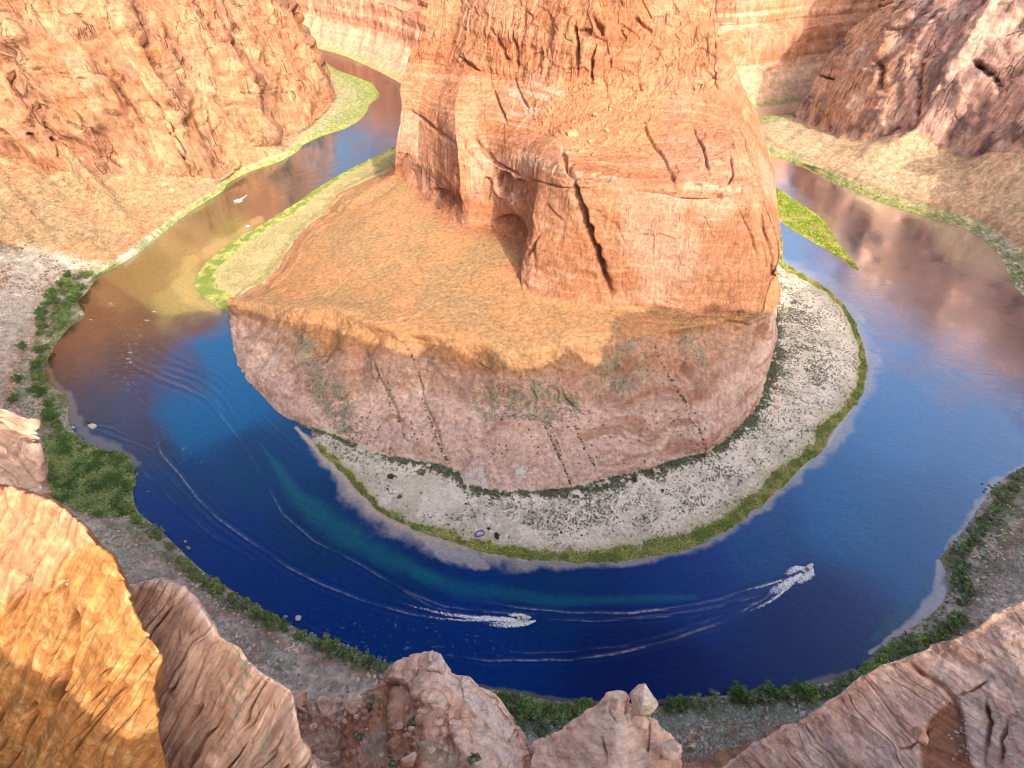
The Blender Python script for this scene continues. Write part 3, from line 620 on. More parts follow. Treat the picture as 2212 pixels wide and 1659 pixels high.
dev = rimc-rsm; rimc = rsm+dev*np.interp(rimc[:, 0], [-60, 40, 120, 320, 380], [1.0, 1.0, 2.2, 2.2, 1.0])[:, None]
print("rim near", rimc[(np.abs(rimc[:, 0]) < 60)].round(0).tolist())
# keep the rim a single walkable line: sort out backward steps by azimuth order
left = np.array([[-700, 1700, 300], [-650, 1420, 300], [-560, 1180, 300], [-530, 1000, 300], [-530, 880, 300], [-555, 770, 300], [-620, 700, 300], [-700, 640, 300], [-700, 520, 300], [-620, 400, 300], [-540, 300, 300], [-440, 215, 300]], float)
right = np.array([[790, 380, 300], [800, 500, 300], [765, 640, 300], [700, 705, 300], [640, 765, 300], [570, 850, 225], [505, 918, 142], [545, 958, 138], [640, 990, 138], [860, 1030, 138]], float)
RIMLINE = np.vstack([left, rimc, right])
C = len(w0); d_ = np.r_[0, np.cumsum(np.linalg.norm(np.diff(RIMLINE, axis=0), axis=1))]
cs = np.cumsum([0]+nsO)
key_p = [(-650, 1420), (-545, 1100), (-530, 880), (-555, 770), (-700, 640), (-600, 375), (-420, 190), (-200, 0), (30, -20), (200, -40), (430, 30), (690, 230), (790, 420), (765, 640), (640, 765), (545, 880), (505, 918), (860, 1030)]
kd = [d_[np.argmin(np.hypot(RIMLINE[:, 0]-q[0], RIMLINE[:, 1]-q[1]))] for q in key_p]
kd = list(np.maximum.accumulate(kd)); kd[-1] = d_[-1]; kd[0] = kd[0]
sc = np.interp(np.arange(C), cs, kd)
# the shade-casting stretch of the edge is followed closely: its columns are put on the surveyed points themselves
rim = np.stack([np.interp(sc, d_, RIMLINE[:, k]) for k in range(3)], 1)
def dens(a, n):                          # refine columns so that the edge keeps its notches
    t = np.linspace(0, len(a)-1, n); i = np.clip(t.astype(int), 0, len(a)-2); f = (t-i)[:, None]; return a[i]*(1-f)+a[i+1]*f
NC = 620
w0, b0, t0 = dens(w0, NC), dens(b0, NC), dens(t0, NC); scd = np.interp(np.linspace(0, C-1, NC), np.arange(C), sc)
rim = np.stack([np.interp(scd, d_, RIMLINE[:, k]) for k in range(3)], 1)
def smooth(a, n):
    for _ in range(n):
        a = np.vstack([a[:1], (a[:-2]+2*a[1:-1]+a[2:])/4, a[-1:]])
    return a
rs = smooth(rim, 60)
up_ = .30*sm(.42, .72, fbm(np.arange(NC)/9.0, np.zeros(NC), np.zeros(NC), 3, 440, .6))*np.interp(np.linspace(0, C-1, NC), [cs[2], cs[3], cs[4], cs[5]], [0, 1, 1, 0])
t0 = t0.copy(); t0[:, :2] += (rs-t0)[:, :2]*(up_*.32)[:, None]; t0[:, 2] += 240*up_*.45; t0[:, 2] -= 6*(1-up_/.3)*np.interp(np.linspace(0, C-1, NC), [cs[2], cs[3], cs[4], cs[5]], [0, 1, 1, 0])
out_ = rs-t0; out_[:, 2] = 0; out_ /= np.linalg.norm(out_, axis=1, keepdims=True)
under = w0-out_*22; under[:, 2] = -5
nearw = np.interp(np.linspace(0, C-1, NC), [cs[5], cs[6], cs[10], cs[11]], [0, 1, 1, 0])[:, None]
def cl(f, zf):
    q = lerp(t0, rs, lerp(f, zf, nearw)); q[:, 2] = lerp(t0[:, 2], rs[:, 2], zf); return q
lip = rim.copy(); lip[:, :2] = lerp(rs[:, :2], rim[:, :2], .6); lip[:, 2] = rs[:, 2]-16
p1 = rim+out_*25; p1[:, 2] = rim[:, 2]+1; p2 = rim+out_*160; p2[:, 2] = 303; p3 = rim+out_*900; p3[:, 2] = 296
netO = [under, w0, b0, t0, cl(.07, .18), cl(.16, .38), cl(.28, .58), cl(.5, .78), lip, rim, p1, p2, p3]
netO = np.stack(netO)
P, tu, tv = surface(netO, 2300, 560, .5, .2, floor=1.2)
Nn = outn(P); x, y, z = P[..., 0], P[..., 1], P[..., 2]; px, py = pix(P)
rowf = tv[:, None]+0*px                   # 0 under 1 W 2 B 3 T 4.. cliff 8 lip 9 rim
wallm = sm(2.9, 3.2, rowf)*(1-sm(8.2, 8.8, rowf)); tal = sm(1.9, 2.2, rowf)*(1-sm(2.9, 3.1, rowf)); bank = 1-sm(1.8, 2.1, rowf)
d, info = cliff_relief(P, Nn, 1.0, 42, 17, 11, strata=.8, tilt=-.03)
farR = sm(1500, 1700, px)*(py < 700)
d = d*(1.15*wallm*(1-.5*farR) + .35*tal)
b1, i1 = blocks(x, y+.2*z, z, 34, 120, 71); b2, i2 = blocks(x, y, z, 15, 44, 72); b3, i3 = blocks(x, y, z, 6.5, 14, 73)
d += wallm*((20*b1)*(1-.75*farR)+7*b2*(1-.55*farR)+2.6*b3)
# big ribs and buttresses
rb = ridge((x+.25*z)/75, (y-.1*z)/75, z/600, 2, 401); d += (rb-.5)*-11*wallm*(1-.75*farR)
d += (ridge(x/24, y/24, z/190, 2, 402)-.5)*-6*wallm*(1-.5*farR)
CR = [([(0, 118), (20, 160), (34, 215), (42, 235)], 5, 12), ([(52, 232), (66, 275), (88, 325)], 6, 13), ([(286, -10), (300, 30), (322, 95), (350, 150), (382, 195)], 8, 15),
      ([(330, 210), (360, 260), (385, 282)], 4, 9), ([(432, 0), (445, 40), (462, 85)], 8, 16), ([(472, 25), (478, 40)], 5, 8), ([(502, 65), (510, 100), (528, 132)], 5, 11), ([(553, 180), (558, 215), (564, 255)], 6, 12),
      ([(172, 20), (170, 72)], 3, 6), ([(398, 120), (412, 160), (414, 172)], 4, 9), ([(365, 212), (378, 248)], 3, 7), ([(242, 92), (215, 108), (194, 130)], 3, 5), ([(66, 236), (100, 230), (142, 232)], 3, 6),
      ([(75, 120), (80, 160)], 3, 5), ([(232, 210), (246, 240)], 3, 5), ([(497, 215), (505, 255)], 3, 6), ([(0, 205), (18, 245)], 5, 9), ([(0, 370), (12, 398)], 4, 8), ([(634, 145), (640, 162)], 3, 6),
      ([(476, 340), (486, 372)], 4, 7), ([(455, 345), (468, 385)], 3, 5), ([(280, 270), (330, 320)], 3, 4),
      ([(1912, 280), (1975, 270), (1985, 160), (2000, 95)], 4, 6), ([(1910, 65), (1960, 50), (1985, 30)], 5, 7), ([(2100, 130), (2140, 160), (2165, 190)], 8, 10), ([(1760, 160), (1800, 170)], 3, 5), ([(1890, 130), (1905, 145), (1900, 200)], 6, 8)]
cd, cm = cracks(P, px, py, [(a, b*.62, c_*2.8) for a, b, c_ in CR])
RIBS = [([(228, -10), (262, 60), (300, 150), (345, 240), (400, 340), (430, 375)], 24, 17), ([(120, -10), (150, 90), (195, 200), (235, 300)], 30, 13), ([(470, 110), (520, 190), (560, 270), (580, 330)], 20, 13), ([(390, 20), (420, 110), (455, 200), (490, 300)], 18, 11),
        ([(10, 10), (40, 110), (75, 190)], 22, 10), ([(-20, 230), (40, 290), (110, 360)], 22, 10), ([(575, 60), (615, 150), (650, 220), (680, 250)], 16, 10), ([(520, -10), (545, 70), (575, 140)], 18, 10), ([(300, 280), (350, 330), (400, 365)], 14, 7)]
rbd, _ = cracks(P, px, py, RIBS)
LEDGE = [([(20, 226), (70, 232), (120, 224), (180, 214), (240, 205), (262, 190)], 4, 5), ([(150, 90), (200, 84), (260, 70)], 3, 4), ([(440, 150), (500, 140), (560, 150), (600, 165)], 4, 5), ([(230, 330), (330, 300), (400, 290)], 3, 3)]
ld, _ = cracks(P, px, py, LEDGE); cd = cd-rbd+ld*1.3; fs_ = sm(.93, .99, ridge(x/13+.8*fbm(x/9, y/9, z/9, 2, 442), y/13, z/130, 1, 443))*sm(.45, .6, fbm(x/40, y/40, z/40, 2, 444)); cd = cd+fs_*6*(1-farR)
# cusps and hollows flaked out of the right-hand face
f1, f2, idc = worley(x/26, y/26, z/38, 420)
flake = sm(.55, .2, f1)*(idc > .45)*farR*wallm
P2 = P+Nn*(d-cd*wallm-flake*2.5)[..., None]
# talus: gullies running down, rubble
tg = vn((x+y*.3)/9+2*fbm(x/25, y/25, 0*x, 2, 410), 0*x, 0*x, 411)+.5*vn((x-y)/5, 0*x, 0*x, 412)
P2[..., 2] += tal*((tg-.7)*3.4 + (fbm(x/16, y/16, 0*x, 4, 413)-.5)*6)
g1, g2, gid = worley(x/3.2, y/3.2, z/3.2, 414)
P2[..., 2] += (tal+.5*bank*sm(1.05, 1.2, rowf))*sm(.5, .1, g1)*1.5*(gid > .72)
P2[..., 2] += bank*sm(1.0, 1.25, rowf)*(fbm(x/9, y/9, 0*x, 4, 415)-.4)*1.8
c = rock_col(P, info, np.array([.44, .205, .11]), .7, 11)
c = c*(.84+.20*i1+.16*i2)[..., None]; c = mix(c, np.array([.34, .18, .115]), wallm*(sm(.55, .75, (i1*5.3) % 1)*.5+sm(.6, .8, (i2*3.7) % 1)*.4+.5*sm(.5, .6, fbm(x/16, y/16, z/60, 4, 441)))*(1-farR))
fis = sm(.93, .99, ridge(x/13+.8*fbm(x/9, y/9, z/9, 2, 442), y/13, z/130, 1, 443))*sm(.45, .6, fbm(x/40, y/40, z/40, 2, 444)); c = mix(c, VARN_SHADE*.8, fis*.85*wallm)  # dark paint stands for the shade inside the fissures
c = mix(c, np.array([.60, .37, .225]), sm(.5, .66, fbm(x/22, y/22, z/70, 5, 430, .62))*.5*(px < 1000))
c = mix(c, np.array([.52, .24, .14]), sm(.5, .68, fbm(x/60, y/60, z/50, 3, 431))*.6)
# dark desert varnish on the right-hand face
vz = fbm((x+z*.15)/12, (y-z*.1)/12, z/46, 6, 432, .62)
c = mix(c, np.array([.74, .48, .40]), farR*wallm*.8)
c = mix(c, np.array([.66, .375, .225]), farR*wallm*sm(1990, 1900, px+.25*(py-150)+(fbm(x/30, y/30, z/30, 3, 445)-.5)*120)*.85)  # sunlight on the left part painted in as a warmer tint
c = mix(c, np.array([.46, .27, .23]), farR*wallm*.5*sm(.42, .58, fbm((x+z*.2)/30, y/30, z/60, 5, 438, .62))*.7)
c = mix(c, np.array([.115, .085, .095]), farR*wallm*sm(.49, .53, vz)*sm(.38, .48, fbm(x/55, y/55, z/60, 3, 433))*.72)
c = mix(c, np.array([.74, .54, .42]), farR*wallm*flake*.7)
c = mix(c, VARN_SHADE*.8, np.clip(cm*1.4, 0, 1)*.75*wallm); c = mix(c, np.array([.60, .38, .235]), np.clip(rbd/17, 0, 1)*.55*wallm)  # shade of the deep cracks painted in dark
tc_ = mix(np.ones(P.shape)*np.array([.40, .28, .165]), np.array([.52, .27, .15]), sm(.45, .62, fbm(x/30, y/30, z/15, 4, 434))*.8)
near = sm(700, 500, y); tc_ = mix(tc_, np.array([.78, .71, .60]), near*sm(-100, -250, x)*sm(484, 466, y)*.95)  # sun and shade split in the colour: pale talus stops at the shadow edge
tc_ = mix(tc_, mix(np.ones(P.shape)*np.array([.78, .70, .59]), np.array([.68, .48, .38]), sm(.48, .62, fbm(x/13, y/13, 0*x, 4, 439))), near*sm(-260, -200, x)*.9)
tc_ = mix(tc_, np.array([.62, .30, .19]), near_in(px, py, [(1470, 1600), (1600, 1545), (1740, 1545), (1700, 1600), (1560, 1700), (1430, 1700)], 25)*.9)
tc_ = mix(tc_, np.array([.60, .42, .27]), farR*.85)
c = mix(c, tc_, tal)
bc_ = mix(mix(np.ones(P.shape)*np.array([.66, .60, .49]), np.array([.46, .38, .22]), sm(520, 600, y)), np.array([.34, .36, .20]), sm(.4, .6, fbm(x/8, y/8, 0*x, 4, 435)))
bc_ = mix(bc_, np.array([.38, .40, .11]), sm(1.7, 1.05, rowf+.5*(fbm(x/10, y/10, 0*x, 3, 436)-.5))*sm(520, 600, y)*.85)
sand = np.clip(near_in(px, py, [(2040, 1150), (2130, 1060), (2140, 1075), (2095, 1140), (2040, 1190)], 12)+near_in(px, py, [(1950, 1362), (2040, 1290), (2055, 1270), (2062, 1300), (2000, 1368)], 10), 0, 1)
bc_ = mix(bc_, np.array([.70, .60, .52]), sand)
bc_ = mix(bc_, np.array([.40, .33, .26]), sm(1.04, .97, rowf))
c = mix(c, bc_, bank)
c = mix(c, np.array([.56, .37, .23])*np.ones(3), sm(8.9, 9.3, rowf))
c = c*(.84+.32*fbm(x/2.4, y/2.4, z/2.4, 2, 437))[..., None]
o = grid_obj('canyon_wall', P2, c, M_wall, vein=wallm); tag(o, kind='structure')
OUTER = (P2, px, py, rowf, tv, tu)

# ================================================================== wall beyond the bend
WF = np.vstack([[V3(-640, 1560, 0), V3(-560, 1440, 0)], s3([(657, 96, 0), (700, 108, 0), (745, 121, 0), (790, 141, 0), (830, 160, 0), (866, 180, 0)], Z),
     [V3(-120, 1030, 0), V3(-20, 985, 0), V3(120, 955, 0), V3(250, 942, 0)], s3([(1540, 234, 0), (1570, 236, 0), (1620, 234, 0), (1680, 227, 0), (1730, 218, 0)], Z), [V3(570, 1025, 0), V3(680, 1060, 0), V3(900, 1100, 0)]])
w = resample(WF, 160); tn = np.gradient(smooth(w, 30), axis=0); tn /= np.linalg.norm(tn, axis=1, keepdims=True)
nn = np.stack([-tn[:, 1], tn[:, 0], 0*tn[:, 0]], 1); nn = smooth(nn, 20)
rws = []
for dd_, zz in ((-15, -5), (0, 0), (10, 3), (58, 36), (74, 74), (80, 86), (98, 94), (106, 130), (112, 150), (150, 165), (162, 205), (200, 222), (212, 262), (300, 285), (900, 290)):
    q = w+nn*dd_; q[:, 2] = zz; rws.append(q)
P, tu, tv = surface(np.stack(rws), 900, 320, .5, .2, floor=1.5)
Nn = outn(P); x, y, z = P[..., 0], P[..., 1], P[..., 2]; px, py = pix(P); rowf = tv[:, None]+0*px
d, info = cliff_relief(P, Nn, 1.0, 48, 22, 21)
wl = sm(2.8, 3.2, rowf)
d = d*(1.8*wl)+(ridge(x/90, y/90, z/700, 2, 501)-.5)*-14*wl+(fbm(x/40, y/40, z/40, 3, 502)-.5)*9*sm(2, 3, rowf)
tg = vn(x/11, y/60, 0*x, 503); d += (tg-.5)*5*(1-wl)*sm(2, 2.5, rowf)
P2 = P+Nn*d[..., None]
c = rock_col(P, info, np.array([.46, .235, .145]), .45, 21)
c = mix(c, np.array([.58, .27, .19]), sm(950, 800, px)*.6)
sl = (1-wl)*sm(1.5, 2.2, rowf); c = mix(c, np.array([.56, .38, .26]), sl*.75)
c = mix(c, np.array([.36, .38, .16]), sm(2.25, 1.9, rowf)*.7)
c = mix(c, PALE*1.08, sm(.6, .8, vn(z/6.0, x/300, 0*z, 504))*.35*wl)
c = c*(.85+.3*fbm(x/3, y/3, z/3, 2, 505))[..., None]
tag(grid_obj('far_canyon_wall', P2, c, M_far, vein=wl), kind='structure')
# the land under and round everything
q = 9000; me_v = [(-q, -q, -9), (q, -q, -9), (q, q, -9), (-q, q, -9)]
tag(raw_obj('ground', me_v, [(0, 1, 2, 3)], M_soil, col=[.5, .35, .22]), kind='structure')
# ================================================================== the river
nx, ny = 900, 760
gx = np.r_[np.linspace(-700, -60, 60)[:-1], np.linspace(-60, 2300, nx), np.linspace(2300, 3100, 50)[1:]]
gy = np.r_[np.linspace(40, 80, 10)[:-1], np.linspace(80, 1570, ny), np.linspace(1570, 1800, 20)[1:]]
GX, GY = np.meshgrid(gx, gy)
dx = (GX-CX)/F; up = -(GY-CY)/F
ryy = math.cos(PITCH)+math.sin(PITCH)*up; rz = -math.sin(PITCH)+math.cos(PITCH)*up
t = -H/rz; P = np.stack([dx*t, ryy*t, 0*t], -1); px, py = GX, GY; x, y = P[..., 0], P[..., 1]
# bed and depth tints with some sky and wall reflections painted in: surveyed spots (px, py, colour)
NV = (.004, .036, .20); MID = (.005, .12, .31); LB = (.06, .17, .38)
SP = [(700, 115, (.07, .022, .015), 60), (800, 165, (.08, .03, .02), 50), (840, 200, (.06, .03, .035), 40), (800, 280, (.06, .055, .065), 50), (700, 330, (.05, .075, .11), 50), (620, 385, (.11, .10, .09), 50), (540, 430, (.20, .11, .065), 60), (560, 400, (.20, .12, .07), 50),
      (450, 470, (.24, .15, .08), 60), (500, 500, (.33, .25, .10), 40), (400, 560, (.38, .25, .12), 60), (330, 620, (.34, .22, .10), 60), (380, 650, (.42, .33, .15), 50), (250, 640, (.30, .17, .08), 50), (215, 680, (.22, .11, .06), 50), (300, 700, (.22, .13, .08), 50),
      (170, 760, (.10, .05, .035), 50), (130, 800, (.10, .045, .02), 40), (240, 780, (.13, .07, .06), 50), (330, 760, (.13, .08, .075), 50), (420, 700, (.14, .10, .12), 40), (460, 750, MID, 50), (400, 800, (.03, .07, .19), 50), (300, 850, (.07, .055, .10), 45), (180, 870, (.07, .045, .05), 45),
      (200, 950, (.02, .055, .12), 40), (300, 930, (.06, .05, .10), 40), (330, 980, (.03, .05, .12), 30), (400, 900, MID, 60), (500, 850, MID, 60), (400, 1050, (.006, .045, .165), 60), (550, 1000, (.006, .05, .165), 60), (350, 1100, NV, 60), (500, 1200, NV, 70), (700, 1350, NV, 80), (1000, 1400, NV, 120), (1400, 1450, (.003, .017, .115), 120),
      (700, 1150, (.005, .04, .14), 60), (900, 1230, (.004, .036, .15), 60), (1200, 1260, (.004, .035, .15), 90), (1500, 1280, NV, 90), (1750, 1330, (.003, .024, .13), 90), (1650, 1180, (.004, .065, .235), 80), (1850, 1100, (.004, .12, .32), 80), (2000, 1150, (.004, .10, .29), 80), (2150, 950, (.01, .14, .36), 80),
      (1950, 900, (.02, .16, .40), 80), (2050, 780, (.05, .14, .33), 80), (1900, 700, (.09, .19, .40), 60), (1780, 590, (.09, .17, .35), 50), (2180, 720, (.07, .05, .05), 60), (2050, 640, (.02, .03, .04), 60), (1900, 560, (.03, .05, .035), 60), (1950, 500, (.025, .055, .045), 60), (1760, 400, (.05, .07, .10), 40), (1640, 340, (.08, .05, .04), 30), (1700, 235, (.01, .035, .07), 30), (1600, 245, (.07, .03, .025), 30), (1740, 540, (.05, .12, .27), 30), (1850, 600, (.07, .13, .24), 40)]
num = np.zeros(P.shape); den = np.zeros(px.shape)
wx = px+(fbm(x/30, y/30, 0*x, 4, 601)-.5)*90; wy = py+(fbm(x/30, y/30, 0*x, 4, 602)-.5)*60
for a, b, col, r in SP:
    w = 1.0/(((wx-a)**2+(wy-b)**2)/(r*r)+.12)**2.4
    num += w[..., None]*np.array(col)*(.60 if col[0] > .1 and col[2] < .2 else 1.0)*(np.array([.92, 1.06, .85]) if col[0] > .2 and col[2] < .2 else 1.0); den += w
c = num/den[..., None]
def ribbon(line, width, soft=.5, ns_=14, s=0, amt=.7):
    dd, tt = pdist(px, py, line); ww = np.interp(tt, np.linspace(0, 1, len(width)), width)
    n = fbm(x/ns_, y/ns_, 0*x, 4, 620+s, .6)
    return sm(1.15, 1-soft, dd/ww+(n-.5)*1.5)*amt
# green shoal streak
c = mix(c, np.array([.014, .165, .20]), ribbon([(556, 950), (600, 1010), (640, 1070), (700, 1120), (760, 1160), (830, 1205), (900, 1235), (950, 1255)], [1, 14, 28, 36, 32, 26, 14], 1.0, 22, 1, .5))
c = mix(c, np.array([.010, .135, .21]), ribbon([(900, 1240), (1000, 1275), (1080, 1280), (1200, 1300), (1500, 1290)], [20, 26, 24, 16, 10], .9, 24, 2, .5))
# shallow sand shelves hugging the point
PAL = np.array([.40, .38, .37])
shore = [(640, 925), (690, 975), (722, 1003), (760, 1043), (805, 1092), (855, 1124), (950, 1162), (1040, 1190), (1150, 1211), (1340, 1214), (1500, 1180), (1650, 1087), (1742, 1000), (1788, 960), (1830, 895), (1868, 835), (1873, 770), (1848, 700), (1790, 627), (1692, 566)]
c = mix(c, PAL, ribbon(shore, [4, 20, 26, 42, 48, 44, 40, 34, 26, 14, 18, 18, 24, 26, 26, 30, 34, 30, 28, 14], .65, 9, 3, .72))
c = mix(c, np.array([.55, .43, .33]), ribbon(shore, [3, 9, 14, 22, 26, 24, 18, 10, 4, 2, 2, 4, 4, 4, 4, 4, 4, 4, 3, 2], .7, 7, 4, .8))
c = mix(c, np.array([.44, .42, .40]), ribbon([(930, 1175), (960, 1195), (1010, 1205), (1050, 1222)], [14, 18, 20, 12], .5, 6, 5, .7))
c = mix(c, np.array([.46, .43, .37]), ribbon([(2222, 1002), (2150, 1045), (2100, 1125), (2046, 1185)], [6, 14, 16, 8], .6, 8, 6, .7))
c = mix(c, np.array([.50, .45, .41]), ribbon([(2030, 1215), (2042, 1270), (2000, 1335), (1950, 1366), (1880, 1410)], [8, 26, 24, 14, 5], .5, 8, 7, .8))
c = mix(c, np.array([.012, .11, .13]), ribbon([(2000, 1240), (1985, 1290), (1940, 1340), (1880, 1385)], [10, 20, 18, 8], .9, 12, 8, .5))
c = mix(c, np.array([.40, .36, .16]), ribbon([(1790, 480), (1815, 525), (1845, 570), (1860, 585)], [26, 24, 14, 5], .8, 9, 9, .75))
c = mix(c, np.array([.34, .30, .10]), ribbon([(1618, 372), (1700, 410), (1790, 475)], [8, 14, 16], .8, 9, 10, .6))
c = mix(c, np.array([.42, .34, .13]), ribbon([(420, 560), (395, 610), (420, 650), (470, 672)], [24, 30, 26, 10], .9, 12, 11, .55))
c = mix(c, np.array([.40, .32, .14]), ribbon([(560, 475), (500, 515), (450, 545)], [10, 16, 18], .8, 12, 12, .55))
c = mix(c, np.array([.30, .25, .21]), ribbon([(150, 850), (160, 900), (190, 950), (260, 975), (295, 1000)], [8, 14, 16, 14, 10], .6, 5, 13, .6))
c = mix(c, np.array([.30, .22, .11]), ribbon([(100, 790), (115, 835), (140, 848)], [10, 12, 9], .6, 6, 14, .6))
c = mix(c, np.array([.33, .26, .12]), ribbon([(2092, 490), (1960, 448), (1850, 405), (1700, 340)], [5, 8, 8, 5], .8, 8, 15, .6))
c = mix(c, np.array([.20, .20, .10]), ribbon([(207, 597), (290, 553), (370, 488), (452, 430), (530, 375)], [8, 8, 8, 7, 6], .8, 8, 16, .5))
c = mix(c, np.array([.22, .19, .14]), ribbon([(1040, 1484), (1200, 1512), (1350, 1528), (1500, 1506)], [6, 10, 9, 6], .6, 5, 17, .6))
c = mix(c, np.array([.26, .23, .17]), ribbon([(1700, 1488), (1790, 1470), (1850, 1450)], [6, 12, 8], .6, 5, 18, .6))
# swell, boat wakes and foam
h = (fbm(x/7, y/3.2, 0*x, 3, 640)-.5)*.16*sm(700, 300, y) + (fbm(x/2.6, y/1.5, 0*x, 2, 641)-.5)*.06
foam = np.zeros(px.shape)
WK = [  # line, half width, height, foam
    ([(330, 940), (352, 985), (388, 1025), (425, 1075), (470, 1120), (540, 1170), (620, 1225), (700, 1265), (790, 1300), (880, 1325), (960, 1340)], 3.2, .55, .16),
    ([(300, 1010), (345, 1055), (400, 1110), (470, 1165), (560, 1215)], 4, .35, .04), ([(318, 985), (360, 1025), (415, 1085), (470, 1140)], 3, .3, .02),
    ([(275, 760), (290, 790), (340, 818), (400, 838), (445, 862), (480, 900), (510, 940), (540, 985), (570, 1035)], 3.6, .42, .05), ([(272, 730), (290, 775), (350, 805), (410, 828), (455, 855), (495, 900)], 3, .35, .04), ([(280, 740), (330, 790), (420, 815), (475, 850), (520, 915)], 3, .3, .02), ([(285, 720), (350, 775), (440, 805), (500, 850)], 3, .22, 0), ([(300, 715), (400, 780), (470, 810), (510, 845)], 3, .2, 0),
    ([(570, 1035), (610, 1110), (680, 1170), (770, 1215), (870, 1275), (960, 1310), (1050, 1322), (1160, 1328)], 3, .38, .09), ([(860, 1270), (930, 1310), (1010, 1330), (1080, 1338)], 3, .3, .08),
    ([(1040, 1298), (1120, 1314), (1240, 1324), (1360, 1325), (1480, 1312), (1560, 1295), (1640, 1268), (1700, 1250)], 2.4, .5, .36), ([(1160, 1338), (1300, 1342), (1440, 1332), (1560, 1310), (1650, 1283)], 2.6, .32, .10),
    ([(980, 1418), (1060, 1428), (1130, 1426), (1230, 1426), (1330, 1413), (1430, 1390), (1500, 1366), (1560, 1345), (1620, 1310), (1680, 1275)], 2.6, .5, .26), ([(1050, 1410), (1200, 1410), (1350, 1396), (1480, 1360), (1560, 1330)], 2.6, .3, .05),
    ([(210, 930), (250, 945), (300, 962), (330, 975)], 2.5, .3, .05), ([(200, 918), (240, 925), (290, 950)], 2, .25, .03), ([(150, 925), (190, 945)], 2, .2, .03),
    ([(520, 890), (560, 915), (600, 955), (640, 985)], 3, .2, 0), ([(555, 880), (600, 930), (660, 980)], 2.6, .2, .02),
    ([(545, 425), (600, 392), (680, 370), (760, 345)], 2.0, .25, .01), ([(560, 440), (640, 405), (740, 380)], 2, .2, 0), ([(640, 1337), (700, 1372), (760, 1390)], 2.2, .25, .04)]
wob = (fbm(x/6, y/6, 0*x, 3, 650)-.5)*5
fn = fbm(x/1.6, y/1.6, 0*x, 3, 651, .6)
for line, w, hh, fo in WK:
    xs = [p[0] for p in line]; ys = [p[1] for p in line]; q = 40
    s_ = (px > min(xs)-q) & (px < max(xs)+q) & (py > min(ys)-q) & (py < max(ys)+q)
    r_, c_ = np.where(s_); a, b, e, f_ = r_.min(), r_.max()+1, c_.min(), c_.max()+1
    dd, tt = pdist(px[a:b, e:f_]+wob[a:b, e:f_], py[a:b, e:f_]+wob[a:b, e:f_]*.6, line)
    ends = np.minimum(1, 8*np.minimum(tt, 1-tt)+.1)
    h[a:b, e:f_] += hh*.75*ends*(.55+.8*vn(tt*15, 0*tt, 0*tt+w, 9))*(np.exp(-(dd/w)**2)-.55*np.exp(-((dd-2.6*w)/(1.1*w))**2)+.3*np.exp(-((dd-5*w)/(1.1*w))**2))
    foam[a:b, e:f_] = np.maximum(foam[a:b, e:f_], np.exp(-(dd/(w*.5))**2)*ends*fo*(.3+.7*sm(.35, .62, fn[a:b, e:f_]))*sm(.2, .6, vn(tt*11, 0*tt, 0*tt+w, 8))*1.9)
# broken water over the riffle
rf = near_in(px, py, [(240, 690), (300, 690), (310, 860), (250, 800)], 40)*.6+near_in(px, py, [(680, 1330), (900, 1360), (1100, 1400), (1040, 1425), (800, 1400)], 40)*.5+near_in(px, py, [(330, 920), (430, 1000), (330, 1000)], 30)*.4
h += rf*(fbm(x/2.2, y/1.3, 0*x, 3, 655)-.5)*.9
foam = np.maximum(foam, sm(.72, .82, fbm(x/2.4, y/1.1, 0*x, 3, 656))*rf*.28)
for a, b in ((282, 762), (276, 775), (277, 785), (300, 725), (334, 673), (240, 660), (238, 655), (195, 690), (318, 692), (282, 782)):
    foam = np.maximum(foam, np.exp(-(((px-a-wob)/4)**2+((py-b)/1.2)**2))*sm(.4, .6, fn)*.7)
P[..., 2] = h*np.clip(700/np.maximum(y, 80), .15, 1)*.6
calm = .35+.70*sm(1150, 1650, px+.0*py); calm = calm*(1-.2*rf)
m, tnt, b, out = nodes('river water'); L = tnt.links.new
att = N(tnt, 'ShaderNodeAttribute', attribute_name='Col'); fo = N(tnt, 'ShaderNodeAttribute', attribute_name='foam'); geo = N(tnt, 'ShaderNodeNewGeometry')
dif = N(tnt, 'ShaderNodeBsdfDiffuse'); gl = N(tnt, 'ShaderNodeBsdfGlossy'); gl.inputs['Roughness'].default_value = 0.08; gl.inputs['Color'].default_value = (.92, .95, 1, 1)
mp = N(tnt, 'ShaderNodeMapping'); mp.inputs['Scale'].default_value = (.55, 1.0, 1.0); L(geo.outputs['Position'], mp.inputs[0])
n1 = N(tnt, 'ShaderNodeTexNoise', i_Scale=.55, i_Detail=5.0, i_Roughness=.6, i_Distortion=.4); L(mp.outputs[0], n1.inputs['Vector'])
n2 = N(tnt, 'ShaderNodeTexNoise', i_Scale=.035, i_Detail=3.0); L(geo.outputs['Position'], n2.inputs['Vector'])
rr = N(tnt, 'ShaderNodeMapRange', i_1=.35, i_2=.65, i_3=.10, i_4=.9); L(n2.outputs[0], rr.inputs[0])
bu = N(tnt, 'ShaderNodeBump', i_Distance=.22); L(rr.outputs[0], bu.inputs['Strength']); L(n1.outputs[0], bu.inputs['Height'])
L(bu.outputs[0], gl.inputs['Normal'])
v1 = N(tnt, 'ShaderNodeMapRange', i_1=.3, i_2=.7, i_3=.8, i_4=1.2); L(n1.outputs[0], v1.inputs[0])
vs = N(tnt, 'ShaderNodeVectorMath', operation='SCALE'); L(att.outputs['Color'], vs.inputs[0]); L(v1.outputs[0], vs.inputs['Scale']); L(vs.outputs[0], dif.inputs[0])
lw = N(tnt, 'ShaderNodeLayerWeight', i_Blend=.5); L(bu.outputs[0], lw.inputs['Normal'])
pw = N(tnt, 'ShaderNodeMath', operation='POWER', i_1=2.4); L(lw.outputs['Facing'], pw.inputs[0])
